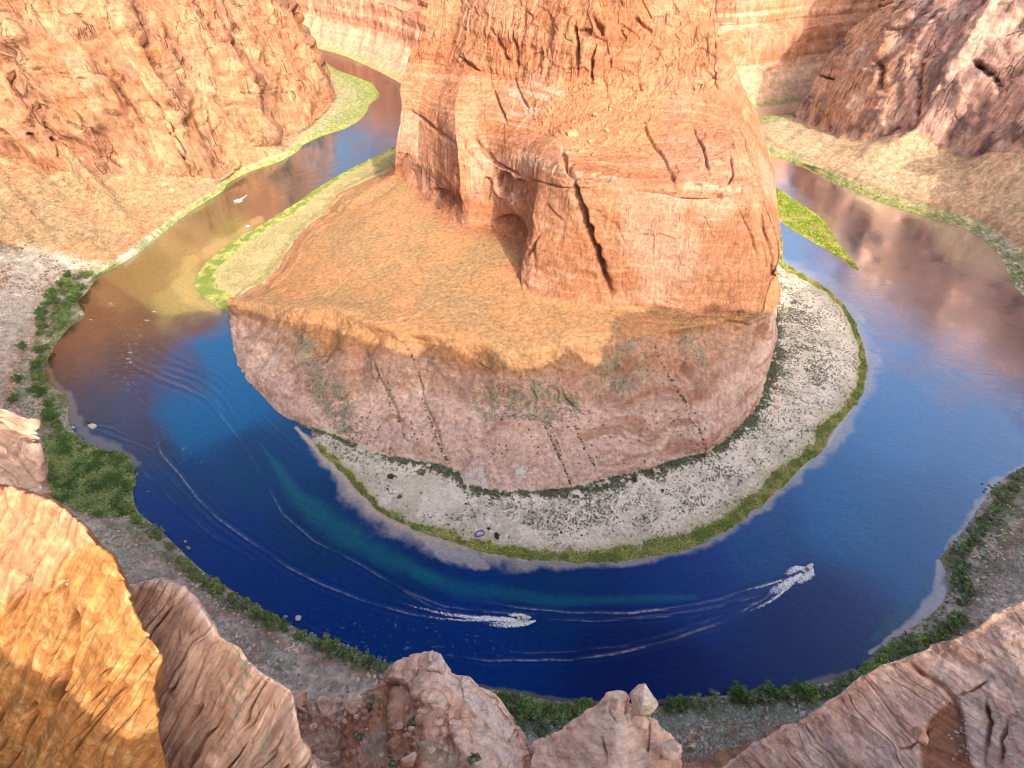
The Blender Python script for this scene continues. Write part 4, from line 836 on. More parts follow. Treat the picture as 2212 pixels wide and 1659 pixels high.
fa = N(tnt, 'ShaderNodeMath', operation='MULTIPLY_ADD', i_1=2.7, i_2=.008, use_clamp=True); L(pw.outputs[0], fa.inputs[0])
ca = N(tnt, 'ShaderNodeAttribute', attribute_name='calm'); fm = N(tnt, 'ShaderNodeMath', operation='MULTIPLY'); L(fa.outputs[0], fm.inputs[0]); L(ca.outputs['Fac'], fm.inputs[1])
mx = N(tnt, 'ShaderNodeMixShader'); L(fm.outputs[0], mx.inputs[0]); L(dif.outputs[0], mx.inputs[1]); L(gl.outputs[0], mx.inputs[2])
fd = N(tnt, 'ShaderNodeBsdfDiffuse'); fd.inputs[0].default_value = (.85, .88, .9, 1)
fc = N(tnt, 'ShaderNodeMath', operation='MULTIPLY', i_1=1.0, use_clamp=True); L(fo.outputs['Fac'], fc.inputs[0])
m2 = N(tnt, 'ShaderNodeMixShader'); L(fc.outputs[0], m2.inputs[0]); L(mx.outputs[0], m2.inputs[1]); L(fd.outputs[0], m2.inputs[2])
L(m2.outputs[0], out.inputs[0]); tnt.nodes.remove(b); M_water = m
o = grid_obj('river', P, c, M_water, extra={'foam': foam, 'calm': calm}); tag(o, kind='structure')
# ================================================================== rocks at the photographer's feet
LN = RIGHT*.80+UPV*(-.60)                # across the tilted laminae
def shifted(sil, dx, dy, dt): return [(a+dx, b+dy, t+dt) for a, b, t in sil]
def outcrop(name, sil, offs, nu, nv, relief, colour, label, cat='rock outcrop', mat=None, group=None, tv=.3):
    n = 46
    back = [T(a+(8 if a > 1106 else -8)*1.0, b+26, t+3.2) for a, b, t in sil]; deep = [T(a, b+220, t+9) for a, b, t in sil]
    rws = [resample(deep, n), resample(back, n), resample([T(*q) for q in sil], n)]
    for o_ in offs: rws.append(resample([T(*q) for q in shifted(sil, *o_)], n))
    # resample by the silhouette so columns agree
    P, tu, tvv = surface(np.stack(rws), nu, nv, .5, tv)
    Nn = outn(P); px, py = pix(P); rowf = tvv[:, None]+0*px
    d, c = relief(P, Nn, px, py, rowf)
    P2 = P+Nn*d[..., None]
    o = grid_obj(name, P2, c, mat or {'relA': M_bedA, 'relB': M_bedB, 'relF': M_bedF}.get(relief.__name__) or (M_bedE if 'pinnacle' in name else M_near)); return tag(o, label, cat, group), P2
def laminae(P, warp, s1, seed, n=LN):    # tilted beds: steps, thin deep grooves, and the coordinate across them
    x, y, z = P[..., 0], P[..., 1], P[..., 2]; al = P@np.cross(FWD, n)
    s = P@n + warp*(fbm(x/3.2, y/3.2, z/3.2, 3, seed)-.5)+.25*s1*(fbm(x/.5, y/.5, z/.5, 3, seed+7)-.5)
    a = fbm(s/s1, al/(s1*22), 0*s, 3, seed+1, .6)
    saw = (vn(s/(s1*2.6), al/(s1*40), 0*s, seed+2)*4) % 1.0
    g = saw*sm(1.0, .9, saw)
    br = sm(.42, .56, vn(s/(s1*1.2), al/(s1*9), 0*s, seed+3))
    groove = np.maximum(sm(.90, .985, 1-np.abs(2*vn(s/(s1*2.3), al/(s1*30), 0*s, seed+4)-1))*br, .45*sm(.90, .98, 1-np.abs(2*vn(s/(s1*.9), al/(s1*14), 0*s, seed+5)-1))*sm(.4, .55, vn(s/s1, al/(s1*5), 0*s+4, seed+6)))
    global FINE
    FINE = sm(.78, .97, 1-np.abs(2*vn(s/(s1*.42), al/(s1*18), 0*s, seed+8)-1))*sm(.35, .6, vn(s/(s1*3), al/(s1*6), 0*s, seed+9))
    return s, a, g, groove
OCH = np.array([.49, .235, .085]); FP = np.array([.90, .64, .51])
def relA(P, Nn, px, py, rowf):
    x, y, z = P[..., 0], P[..., 1], P[..., 2]
    s, a, g, gr = laminae(P, .9, .16, 701)
    d = (a-.5)*.10+(g-.5)*.07-gr*.22+(fbm(s/1.1, y/2.6, z/2.6, 3, 705)-.5)*.30+(fbm(x/.6, y/.6, z/.6, 4, 704)-.5)*.05+(fbm(x/.2, y/.2, z/.2, 3, 706)-.5)*.03
    top = near_in(px, py, [(-100, 1030), (130, 1080), (190, 1160), (120, 1200), (90, 1260), (-100, 1330)], 40)
    d = d*(1-.6*top)
    cd, cm = cracks(P, px, py, [([(30, 1106), (75, 1140), (98, 1172), (86, 1206), (60, 1230)], 5, .12), ([(0, 1322), (60, 1250), (88, 1200)], 3, .15), ([(0, 1420), (80, 1300), (130, 1250)], 3, .15), ([(110, 1300), (150, 1240)], 3, .1)])
    c = np.ones(P.shape)*OCH; c = mix(c, np.array([.50, .22, .07]), sm(.45, .65, fbm(x/.5, y/.5, z/.5, 4, 707))*.55)
    c = mix(c, np.array([.66, .41, .19]), sm(.5, .62, fbm(x/.22, y/.22, z/.22, 5, 708, .62))*.6); c = mix(c, np.array([.40, .17, .05]), sm(.54, .62, fbm(x/.16, y/.16, z/.16, 4, 710, .65))*.45)
    c = mix(c, np.array([.36, .15, .06]), FINE*.5); c = mix(c, np.array([.22, .075, .03]), np.clip(gr*.85+cm*.5, 0, 1))
    c = mix(c, np.array([.62, .38, .30]), top*.35)
    c = mix(c, np.array([.66, .66, .55]), sm(.62, .7, fbm(x/.12, y/.12, z/.12, 3, 709))*near_in(px, py, [(115, 1300), (135, 1260), (150, 1240), (140, 1285), (122, 1310)], 10)*.8)
    return d-cd, c
SILA = [(-140, 1052, 9.8), (0, 1043, 9.5), (60, 1060, 9.4), (130, 1085, 9.3), (175, 1125, 9.3), (215, 1175, 9.3), (252, 1212, 9.3), (275, 1262, 9.3), (292, 1320, 9.3), (322, 1372, 9.3), (346, 1398, 9.3), (350, 1440, 9.4), (338, 1480, 9.6), (345, 1560, 10.2), (370, 1660, 11), (400, 1800, 12)]
outcrop('sandstone_outcrop', SILA, [(-30, 45, .05), (-60, 110, .2), (-110, 230, .9), (-200, 430, 2.4), (-320, 700, 4)], 640, 520, relA, None,
        'sunlit ochre sandstone outcrop with deep slanting grooves at the lower left edge')
def relB(P, Nn, px, py, rowf):
    x, y, z = P[..., 0], P[..., 1], P[..., 2]
    s, a, g, gr = laminae(P, 1.6, .24, 721, RIGHT*.84+UPV*(-.54))
    crest = sm(90, 20, pdist(px, py, [(283, 1266), (353, 1254), (440, 1319), (517, 1389), (613, 1476), (650, 1589)])[0])
    d = (a-.5)*.16+(g-.5)*.12*(1-.6*crest)-gr*.32*(1-.8*crest)+(fbm(s/2.2, y/4, z/4, 3, 725)-.5)*.42+(fbm(x/1, y/1, z/1, 4, 724)-.5)*.14+(fbm(x/.3, y/.3, z/.3, 3, 726)-.5)*.05
    c = np.ones(P.shape)*FP; c = mix(c, np.array([.72, .45, .34]), sm(.5, .65, fbm(x/.9, y/.9, z/.9, 4, 727))*.5)
    c = mix(c, np.array([.92, .72, .62]), sm(.5, .68, fbm(s/.18, x/2, y/2, 3, 728))*.55)
    c = mix(c, np.array([.60, .36, .27]), FINE*.5); c = mix(c, np.array([.30, .13, .09]), gr*.7)
    lich = near_in(px, py, [(485, 1420), (545, 1430), (520, 1560), (490, 1530)], 20)+near_in(px, py, [(555, 1600), (585, 1590), (570, 1659), (530, 1659)], 15)
    c = mix(c, np.array([.58, .60, .46]), np.clip(lich, 0, 1)*sm(.56, .62, fbm(x/.22, y/.22, z/.22, 4, 729))*.85)
    return d, c
SILB = [(200, 1230, 16), (255, 1245, 15.6), (283, 1266, 15.2), (320, 1258, 15), (353, 1254, 14.9), (393, 1272, 14.8), (420, 1296, 14.7), (440, 1319, 14.6), (473, 1366, 14.5), (493, 1382, 14.5), (517, 1389, 14.5), (533, 1416, 14.4), (567, 1449, 14.3), (613, 1476, 14.2), (637, 1492, 14.1), (643, 1539, 14), (653, 1589, 14), (690, 1660, 14), (740, 1760, 14)]
outcrop('sandstone_outcrop', SILB, [(-40, 50, .1), (-90, 130, .5), (-200, 300, 1.6), (-420, 520, 2.6), (-620, 760, 3.4)], 680, 520, relB, None,
        'shaded pink sandstone ridge with lichen spots and slanting laminae, right of the sunlit outcrop')
def relC(P, Nn, px, py, rowf):
    x, y, z = P[..., 0], P[..., 1], P[..., 2]
    s, a, g, gr = laminae(P, 1.2, .3, 741, RIGHT*.35+UPV*(.93))
    d = (a-.5)*.5+(sm(.45, .55, g)-.5)*.25-gr*.3+(fbm(x/2, y/2, z/2, 4, 745)-.5)*.6
    c = np.ones(P.shape)*np.array([.80, .58, .46]); c = mix(c, np.array([.50, .27, .18]), sm(.4, .6, a)*.6); c = mix(c, np.array([.75, .55, .42]), sm(.5, .7, fbm(x/.8, y/.8, z/.8, 3, 746))*.5)
    return d, c
outcrop('sandstone_outcrop', [(-120, 890, 23), (0, 879, 22.5), (20, 885, 22.3), (60, 905, 22), (83, 938, 21.8), (73, 962, 21.6), (86, 1000, 21.3), (90, 1045, 21), (100, 1085, 20.8), (120, 1160, 20.5)],
        [(-30, 10, .2), (-80, 30, .5), (-160, 70, 1.0), (-300, 150, 1.6)], 260, 240, relC, None, 'pale layered sandstone knob with a ragged edge at the far left, above the sunlit outcrop')
# the mound with blocky slabs and the red soil pocket
def relD(P, Nn, px, py, rowf):
    x, y, z = P[..., 0], P[..., 1], P[..., 2]
    wx = x+.8*(fbm(x/2, y/2, z/2, 3, 761)-.5)
    f1, f2, idc = worley(wx/3.2, y/3.2, z/4.2, 762); h1, h2, hid_ = worley(x/1.1, y/1.1, z/1.1, 763)
    dirt = near_in(px, py, [(790, 1500), (830, 1480), (880, 1490), (930, 1540), (975, 1600), (1010, 1680), (760, 1680), (640, 1600), (650, 1540), (740, 1560)], 14)
    ridge_ = sm(50, 8, pdist(px, py, [(944, 1425), (985, 1475), (1040, 1530), (1085, 1600), (1130, 1680)])[0])
    blk = (1-dirt)*(1-.75*ridge_)
    d = (idc-.5)*1.5*blk*sm(0, .05, f2-f1)-.45*(1-sm(0, .045, f2-f1))*blk+(fbm(x/3, y/3, z/3, 5, 764, .55)-.5)*1.3+(hid_-.5)*.42*(1-dirt*.4)*sm(0, .06, h2-h1)*(1-.6*ridge_)+((idc*7 % 1)-.5)*.35*((x*.7+y*.3)*.9 % 1.0)*0
    d += dirt*(sm(.5, .15, worley(x/.5, y/.5, z/.5, 768)[0])*.34*(fbm(x/1.5, y/1.5, z, 2, 769) > .5))
    s = P@(RIGHT*.75+UPV*(.66))+1.5*(fbm(x/4, y/4, z/4, 2, 765)-.5); lam = fbm(s/.5, x/6, y/6, 3, 766)
    d += (lam-.5)*.5*ridge_+(lam-.5)*.15
    c = np.ones(P.shape)*np.array([.88, .63, .49]); c = mix(c, np.array([.74, .43, .30]), sm(.42, .62, fbm(x/2.2, y/2.2, z/2.2, 4, 770))*.65)
    c = mix(c, np.array([.92, .75, .68]), ridge_*sm(.35, .6, lam)*.8); c = mix(c, np.array([.36, .19, .13]), (1-sm(0, .045, f2-f1))*blk*.75); c = mix(c, np.array([.45, .25, .18]), (1-sm(0, .06, h2-h1))*blk*.4)
    c = mix(c, np.array([.52, .245, .145]), dirt*(.6+.4*sm(.35, .6, fbm(x/1.2, y/1.2, z/1.2, 4, 771))))
    c = mix(c, np.array([.66, .40, .28]), dirt*sm(.5, .2, worley(x/.5, y/.5, z/.5, 768)[0])*.35)
    c = mix(c, np.array([.36, .34, .24]), sm(.56, .66, fbm(x/1.4, y/1.4, z/1.4, 4, 772))*dirt*.6)
    return d, c*(.85+.3*fbm(x/.4, y/.4, z/.4, 3, 773))[..., None]
SILD = [(600, 1540, 43), (640, 1503, 42), (655, 1516, 41.5), (690, 1509, 41), (735, 1513, 40.5), (745, 1500, 40), (787, 1489, 39.5), (824, 1468, 39), (857, 1466, 39), (861, 1444, 38.8), (895, 1446, 38.6), (902, 1438, 38.5), (920, 1439, 38.4), (925, 1424, 38.2), (944, 1417, 38), (964, 1432, 38), (976, 1453, 37.8), (1014, 1459, 37.5), (1030, 1479, 37.3), (1057, 1488, 37), (1075, 1503, 36.8), (1097, 1533, 36.5), (1114, 1563, 36.2), (1125, 1589, 36), (1142, 1622, 35.7), (1150, 1700, 35)]
_, PD = outcrop('rock_mound', SILD, [(-3, 14, -.3), (-8, 50, -1.2), (-16, 120, -3.0), (-24, 220, -6.0), (-30, 380, -9)], 860, 420, relD, None,
        'broad pink rock mound with cracked slabs and a red soil pocket at the bottom edge', 'rock mound')
def relE(P, Nn, px, py, rowf):
    x, y, z = P[..., 0], P[..., 1], P[..., 2]
    s = (py+.00035*(px-1330)**2*3+.15*(px-1300))/11+2*(fbm(x/3, y/3, z/3, 2, 781)-.5)
    lam = fbm(s, x/6, y/6, 3, 782)
    d = (lam-.5)*.38+(fbm(x/2.4, y/2.4, z/2.4, 4, 783)-.5)*.9
    cd, cm = cracks(P, px, py, [([(1300, 1590), (1303, 1620), (1315, 1660)], 2.5, .5), ([(1404, 1556), (1400, 1590), (1396, 1620)], 4, 1.2), ([(1325, 1510), (1318, 1540), (1330, 1560)], 3, .6), ([(1356, 1515), (1352, 1545), (1360, 1570)], 3, .7), ([(1440, 1600), (1430, 1640)], 3, .5)])
    c = np.ones(P.shape)*np.array([.88, .61, .46]); c = mix(c, np.array([.92, .70, .58]), sm(.45, .65, lam)*.6)
    c = mix(c, np.array([.74, .44, .31]), sm(.5, .7, fbm(x/1.6, y/1.6, z/1.6, 4, 784))*.5); c = mix(c, np.array([.34, .17, .11]), cm*.6)
    c = mix(c, np.array([.60, .30, .18]), near_in(px, py, [(1425, 1610), (1460, 1600), (1470, 1660), (1400, 1660)], 10)*.6)
    return d-cd, c*(.86+.28*fbm(x/.4, y/.4, z/.4, 3, 785))[..., None]
SILE = [(1135, 1690, 36), (1148, 1640, 36), (1152, 1607, 36), (1184, 1597, 35.7), (1200, 1586, 35.5), (1237, 1559, 35.2), (1270, 1540, 35), (1304, 1519, 34.8), (1318, 1505, 34.6), (1333, 1499, 34.5), (1348, 1504, 34.4), (1356, 1522, 34.2), (1372, 1545, 34), (1392, 1552, 34), (1407, 1549, 33.9), (1422, 1566, 33.8), (1444, 1583, 33.6), (1457, 1599, 33.4), (1467, 1639, 33.2), (1474, 1700, 33)]
outcrop('rock_pinnacle', SILE, [(0, 12, -.5), (0, 40, -1.4), (0, 95, -2.6), (0, 180, -5.0), (0, 320, -8)], 560, 340, relE, None,
        'smooth banded pink pinnacle rising from the bottom edge, under the balanced boulder', 'rock pinnacle')
def relF(P, Nn, px, py, rowf):
    x, y, z = P[..., 0], P[..., 1], P[..., 2]
    s, a, g, gr = laminae(P, 3.5, .7, 801, RIGHT*.55+UPV*(.83))
    f1, f2, idc = worley(x/1.6, y/1.6, z/1.0, 802)
    pit = near_in(px, py, [(2010, 1560), (2050, 1520), (2075, 1540), (2085, 1620), (2100, 1680), (2000, 1680), (1990, 1610)], 12)
    d = (a-.5)*.28-gr*.16+(fbm(x/4, y/4, z/4, 6, 805, .54)-.5)*1.5+(idc-.5)*.16*(1-pit)*sm(0, .1, f2-f1)+(fbm(x/.5, y/.5, z/.5, 3, 806)-.5)*.2
    cd, cm = cracks(P, px, py, [([(1960, 1428), (1990, 1455), (2030, 1478), (2062, 1510), (2080, 1560)], 6, 1.3), ([(2062, 1505), (2100, 1490), (2135, 1470)], 4, .8), ([(2125, 1500), (2135, 1560), (2128, 1659)], 5, 1.2), ([(2180, 1540), (2160, 1600), (2165, 1659)], 5, .8), ([(1930, 1620), (1970, 1615), (2015, 1570)], 4, .8), ([(1965, 1580), (1985, 1600)], 4, .8)])
    d = d*(1-.6*pit)-cd*.55-pit*.35; c_f = FINE*(1-pit)
    c = np.ones(P.shape)*np.array([.88, .62, .50]); c = mix(c, np.array([.70, .41, .30]), sm(.45, .62, fbm(x/2, y/2, z/2, 4, 807))*.7)
    c = mix(c, np.array([.92, .71, .60]), sm(.5, .68, fbm(s/.5, x/4, y/4, 3, 808))*.6); c = mix(c, np.array([.66, .50, .46]), sm(.55, .68, fbm(x/1.1, y/1.1, z/1.1, 4, 809))*.5)
    c = mix(c, np.array([.50, .30, .22]), c_f*.25); c = mix(c, np.array([.42, .17, .085]), pit*.9); c = mix(c, np.array([.36, .17, .11]), np.clip(cm*.6+gr*.2, 0, 1))
    return d, c
SILF = [(1520, 1720, 43), (1567, 1658, 42), (1610, 1626, 41), (1674, 1593, 40), (1690, 1578, 39.5), (1747, 1546, 38.8), (1767, 1526, 38.4), (1807, 1503, 38), (1844, 1473, 37.5), (1901, 1436, 37), (1947, 1423, 36.5), (2007, 1399, 36), (2051, 1383, 35.6), (2107, 1359, 35), (2141, 1326, 34.6), (2212, 1296, 34), (2350, 1235, 33)]
_, PF = outcrop('rock_slope', SILF, [(10, 16, -.2), (30, 60, -.8), (80, 170, -2.4), (150, 330, -5), (230, 520, -8)], 880, 460, relF, None,
        'rough pink sandstone slope filling the lower right corner', 'rock slope')

# loose and balanced boulders
def ico(sub):
    bm = bmesh.new(); bmesh.ops.create_icosphere(bm, subdivisions=sub, radius=1.0)
    V = np.array([v.co[:] for v in bm.verts]); Fc = [[v.index for v in f.verts] for f in bm.faces]; bm.free(); return V, Fc
ICO4 = ico(4); ICO5 = ico(5); ICO2 = ico(2); ICO3 = ico(3)
def boulder(name, loc, size, seed, col, label, rz=0, sub=3, block=.5, group=None, cat='boulder', mat=None, sink=0.0):
    V, Fc = {2: ICO2, 3: ICO3, 4: ICO4, 5: ICO5}[sub]; V = V.copy()
    r_ = np.random.default_rng(seed)
    for k in range(15):                   # chop flats
        n = r_.normal(size=3); n /= np.linalg.norm(n); h_ = r_.uniform(.55, .86); q = V@n; V = V-np.outer(np.maximum(q-h_, 0)*.97, n)
    o3 = seed*3.7
    V = V*(1+block*(fbm(V[:, 0]*1.5+o3, V[:, 1]*1.5, V[:, 2]*1.5, 4, seed)-.5))[:, None]
    lam = fbm(V[:, 2]*5+V[:, 0]+o3, V[:, 0], V[:, 1], 3, seed+5)
    V = V*(1+.08*(lam-.5))[:, None]
    V = V*np.array(size); c_, s_ = math.cos(rz), math.sin(rz); V = V@np.array([[c_, s_, 0], [-s_, c_, 0], [0, 0, 1]])
    cc = np.array(col)*(.75+.5*fbm(V[:, 0]*2/max(size), V[:, 1]*2/max(size), V[:, 2]*4/max(size)+o3, 4, seed+9))[:, None]
    cc = mix(cc, np.array(col)*.62, sm(.5, .62, lam)*.6)
    o = raw_obj(name, V, Fc, mat or M_near, smooth=True, col=cc); o.location = loc
    return tag(o, label, cat, group)
PKB = (.90, .66, .50)
boulder('balanced_boulder', T(1388, 1512, 33.4), (.88, .92, 1.15), 31, (.93, .76, .58), 'pale rounded boulder balanced on top of the rock pinnacle', sub=5, block=.22)
boulder('boulder', T(1383, 1568, 33.0), (.62, .6, .78), 32, PKB, 'squat pink boulder wedged directly beneath the balanced boulder', sub=4, block=.3)
boulder('boulder', T(1330, 1533, 33.6), (.5, .6, .85), 33, (.86, .58, .45), 'upright pink block leaning left of the balanced boulder', sub=4, block=.3)
boulder('boulder', T(1450, 1622, 31.5), (.7, .6, .5), 34, (.86, .6, .47), 'knobbly pink boulder low on the right shoulder of the pinnacle', sub=4, block=.3)
boulder('boulder', T(850, 1608, 34.5), (.6, .55, .5), 35, (.60, .33, .21), 'reddish boulder sitting in the red soil pocket of the mound', sub=4, block=.3)
boulder('boulder', T(762, 1520, 38.6), (.9, .7, .6), 36, (.88, .63, .48), 'rounded pink boulder at the left end of the mound', sub=4, block=.3)
boulder('boulder', T(885, 1642, 32), (.5, .45, .4), 37, (.84, .56, .42), 'lumpy boulder at the bottom edge below the red soil pocket', sub=4, block=.3)
boulder('boulder', T(948, 1440, 37.6), (.85, .8, 1.05), 38, (.92, .70, .58), 'pale rounded knob crowning the rock mound', rz=.5, sub=4, block=.3)
boulder('boulder', T(880, 1462, 38.0), (.75, .7, .8), 39, (.88, .60, .46), 'blocky pink boulder at the top left step of the mound', sub=4, block=.3)
boulder('boulder', T(1990, 1594, 31.0), (.5, .55, .4), 40, (.62, .36, .25), 'angular slab of rock lodged beside the red dirt pit on the right slope', sub=4, block=.3)
# ================================================================== plants
def leafmat(name):
    m, t, b, out = nodes(name); L = t.links.new
    att = N(t, 'ShaderNodeAttribute', attribute_name='Col'); oi = N(t, 'ShaderNodeObjectInfo')
    r = N(t, 'ShaderNodeMapRange', i_3=.75, i_4=1.25); L(oi.outputs['Random'], r.inputs[0])
    v = N(t, 'ShaderNodeVectorMath', operation='SCALE'); L(att.outputs['Color'], v.inputs[0]); L(r.outputs[0], v.inputs['Scale'])
    L(v.outputs[0], b.inputs['Base Color']); b.inputs['Roughness'].default_value = .7; b.inputs['Specular IOR Level'].default_value = .2
    return m
M_leaf = leafmat('foliage'); M_bark = plain('bark', (.20, .16, .12), .9); M_wood = plain('weathered wood', (.34, .29, .22), .85)
def leaves(rg, centres, radii, n, size, col, var=.35, up=.3):
    """leaf-sized triangles spread through clumps; returns V, F, colours"""
    k = rg.integers(0, len(centres), n); d = rg.normal(size=(n, 3)); d /= np.linalg.norm(d, axis=1, keepdims=True)
    r = rg.random(n)**.45; p = np.asarray(centres)[k]+d*r[:, None]*np.asarray(radii)[k][:, None]*np.array([1, 1, .8])
    nrm = d*.6+rg.normal(size=(n, 3))*.6+np.array([0, 0, up]); nrm /= np.linalg.norm(nrm, axis=1, keepdims=True)
    a = np.cross(nrm, rg.normal(size=(n, 3))); a /= np.linalg.norm(a, axis=1, keepdims=True); b = np.cross(nrm, a)
    s = size*rg.uniform(.6, 1.4, n)[:, None]
    V = np.stack([p-a*s*.5-b*s*.4, p+a*s*.55-b*s*.2, p+a*s*.1+b*s*.7, p-a*s*.5+b*s*.3], 1).reshape(-1, 3)
    Fc = np.arange(n*4).reshape(n, 4)
    tone = (1-var)+2*var*rg.random(len(centres))[k]*.7+.3*var*rg.random(n)
    c = np.asarray(col)*tone[:, None]; c[:, 0] *= rg.uniform(.85, 1.2, n)
    return V, Fc, np.repeat(c, 4, 0)
def tube(pts, rad, n=5):
    V = []; Fc = []
    for i, (p, r) in enumerate(zip(pts, rad)):
        d = np.array(pts[min(i+1, len(pts)-1)])-np.array(pts[max(i-1, 0)]); d = d/np.linalg.norm(d)
        a = np.cross(d, [.3, .9, .1]); a /= np.linalg.norm(a); b = np.cross(d, a)
        for k in range(n): V.append(np.array(p)+r*(a*math.cos(6.283*k/n)+b*math.sin(6.283*k/n)))
        if i:
            for k in range(n): Fc.append([(i-1)*n+k, (i-1)*n+(k+1) % n, i*n+(k+1) % n, i*n+k])
    return V, Fc
def tree_proto(seed, h, w, col, nl=520, size=.55):
    rg = np.random.default_rng(seed); nc = 13
    cen = []; rad = []
    for i in range(nc):
        a = rg.uniform(0, 6.28); rr = rg.uniform(.05, .42)*w; zz = h*rg.uniform(.32, .86)*(1-.25*(rr/w)); cen.append((rr*math.cos(a), rr*math.sin(a), zz)); rad.append(rg.uniform(.13, .23)*w)
    V, Fc, c = leaves(rg, cen, rad, nl, size, col)
    crown = raw_obj('crown', V, Fc.tolist(), M_leaf, col=c, link=False)
    TV, TF = tube([(0, 0, -.6), (.1, 0, h*.2), (.15*rg.normal(), .15*rg.normal(), h*.45), (.3*rg.normal(), .3*rg.normal(), h*.7)], [.22, .18, .12, .04], 6)
    for i in range(7):
        c0 = cen[i]; b = len(TV); v, f = tube([(0, 0, h*rg.uniform(.08, .3)), (c0[0]*.5, c0[1]*.5, c0[2]*.6), c0], [.10, .07, .03], 4)
        TV += v; TF += [[q+b for q in ff] for ff in f]
    trunk = raw_obj('trunk', TV, TF, M_bark, link=False)
    return crown.data, trunk.data
GR1 = (.19, .31, .09); GR2 = (.25, .32, .16); GR3 = (.36, .43, .29); GR4 = (.11, .21, .06); GR5 = (.31, .43, .12)
TP = [tree_proto(11, 7.0, 8.0, GR1, 620), tree_proto(12, 6.0, 7.5, GR2, 560), tree_proto(13, 4.5, 7.0, GR3, 520), tree_proto(14, 7.5, 8.5, GR4, 640), tree_proto(15, 5.5, 6.5, GR5, 520)]
def place_tree(p, k, s, label, group, cat='tree'):
    e = empty('tree', p, label, cat, group, rz=random.uniform(0, 6.28)); e.scale = (s*random.uniform(.9, 1.15), s*random.uniform(.9, 1.15), s)
    for nm, d in (('crown', TP[k][0]), ('trunk', TP[k][1])):
        o = bpy.data.objects.new(nm, d); S.collection.objects.link(o); o.parent = e
    return e
OP, OPX, OPY, ORF, _, _ = OUTER
oflat = OP.reshape(-1, 3); opx = OPX.ravel(); opy = OPY.ravel(); orf = ORF.ravel()
vis = (opx > -40) & (opx < 2250) & (opy > -20) & (opy < 1720)
sub_ = np.where(vis & (orf > .95) & (orf < 4))[0]
def ground_at(px, py):                   # the visible outer bank under a surveyed spot
    d = (opx[sub_]-px)**2+(opy[sub_]-py)**2; return oflat[sub_[np.argmin(d)]]
# along the bank: centre line (px,py), spacing px, spread px, size, kinds, label, group
BELTS = [([(185, 600), (178, 630), (140, 655), (140, 690), (118, 715)], 9, 26, .72, (0, 3, 1), 'green tree in the dense grove on the shaded left bank near the shade line', 'grove by the shade line'),
         ([(150, 600), (110, 640), (90, 690), (95, 720)], 12, 16, .62, (3, 0), 'dark tree on the landward side of the left bank grove', 'landward side of the left grove'),
         ([(95, 760), (85, 800), (90, 850), (110, 890), (130, 925), (140, 950)], 11, 18, .62, (0, 4, 1, 3), 'green tree in the thicket on the far left bank below the bend of the river', 'thicket on the left bank'),
         ([(265, 1090), (290, 1120), (330, 1150), (370, 1185)], 12, 9, .6, (0, 1, 4), 'green tree at the corner where the near bank begins on the left', 'trees at the left corner of the near bank'),
         ([(390, 1215), (440, 1250), (500, 1292), (560, 1328), (620, 1358)], 13, 10, .58, (0, 1, 4, 1), 'green tree in the row between the left talus and the river', 'row of trees along the lower left bank'),
         ([(650, 1372), (700, 1398), (760, 1420), (820, 1440), (870, 1455)], 13, 10, .62, (1, 0, 4, 2), 'grey-green tree in the row left of the rock mound', 'row of trees left of the mound'),
         ([(1075, 1515), (1120, 1535), (1180, 1540), (1240, 1538), (1290, 1535)], 12, 20, .68, (0, 4, 1, 0), 'green tree in the gap between the rock mound and the pinnacle', 'trees between mound and pinnacle'),
         ([(1100, 1575), (1160, 1575), (1220, 1560)], 14, 10, .55, (2, 1), 'silvery tree low in the gap between the rock mound and the pinnacle', 'silvery trees between mound and pinnacle'),
         ([(1425, 1530), (1480, 1522), (1540, 1510), (1600, 1508), (1660, 1505), (1720, 1500), (1780, 1500)], 13, 12, .66, (0, 1, 3, 4), 'green tree by the water right of the balanced boulder', 'trees right of the balanced boulder'),
         ([(1800, 1495), (1850, 1468), (1880, 1440), (1920, 1415), (1980, 1395), (2030, 1375), (2070, 1340)], 13, 16, .62, (1, 0, 4, 1), 'green tree on the bank just above the right rock slope', 'trees above the right rock slope'),
         ([(2075, 1310), (2078, 1270), (2060, 1240), (2070, 1200), (2110, 1150), (2150, 1100), (2190, 1050), (2215, 1020)], 13, 20, .56, (1, 2, 1, 0), 'grey-green tree in the thicket on the right bank', 'thicket on the right bank')]
nt_ = 0
for line, sp, spr, sz, kinds, lab, grp in BELTS:
    L = sum(math.dist(a, b) for a, b in zip(line, line[1:])); n = int(L/sp)*(2 if spr > 14 else 1)
    pts = resample([(*q, 0) for q in line], n+2)
    for a, b, _ in pts:
        p = ground_at(a+random.uniform(-.5, .5)*spr, b+random.uniform(-.5, .5)*spr)
        if p[2] < .15: continue
        place_tree(p, random.choice(kinds), 1.6*sz*random.uniform(.62, 1.15), lab, grp); nt_ += 1
for a, b, k, s, lab in ((52, 750, 3, .8, 'round dark tree standing alone on the pale slope at the far left'), (40, 822, 3, .75, 'dark bushy tree on the left bank below the lone round one'), (45, 865, 3, .7, 'dark tree beside the pale gap, lowest of the left fringe'), (1585, 1490, 3, .95, 'tall dark green tree, biggest of those by the bottom waterline'), (1655, 1488, 3, .85, 'second tall tree along the bottom waterline, right of the biggest'),
                        (1745, 1495, 0, .85, 'bright green tree at the right end of the bottom shoreline group')):
    place_tree(ground_at(a, b), k, s*1.35, lab, None)
print('trees', nt_)
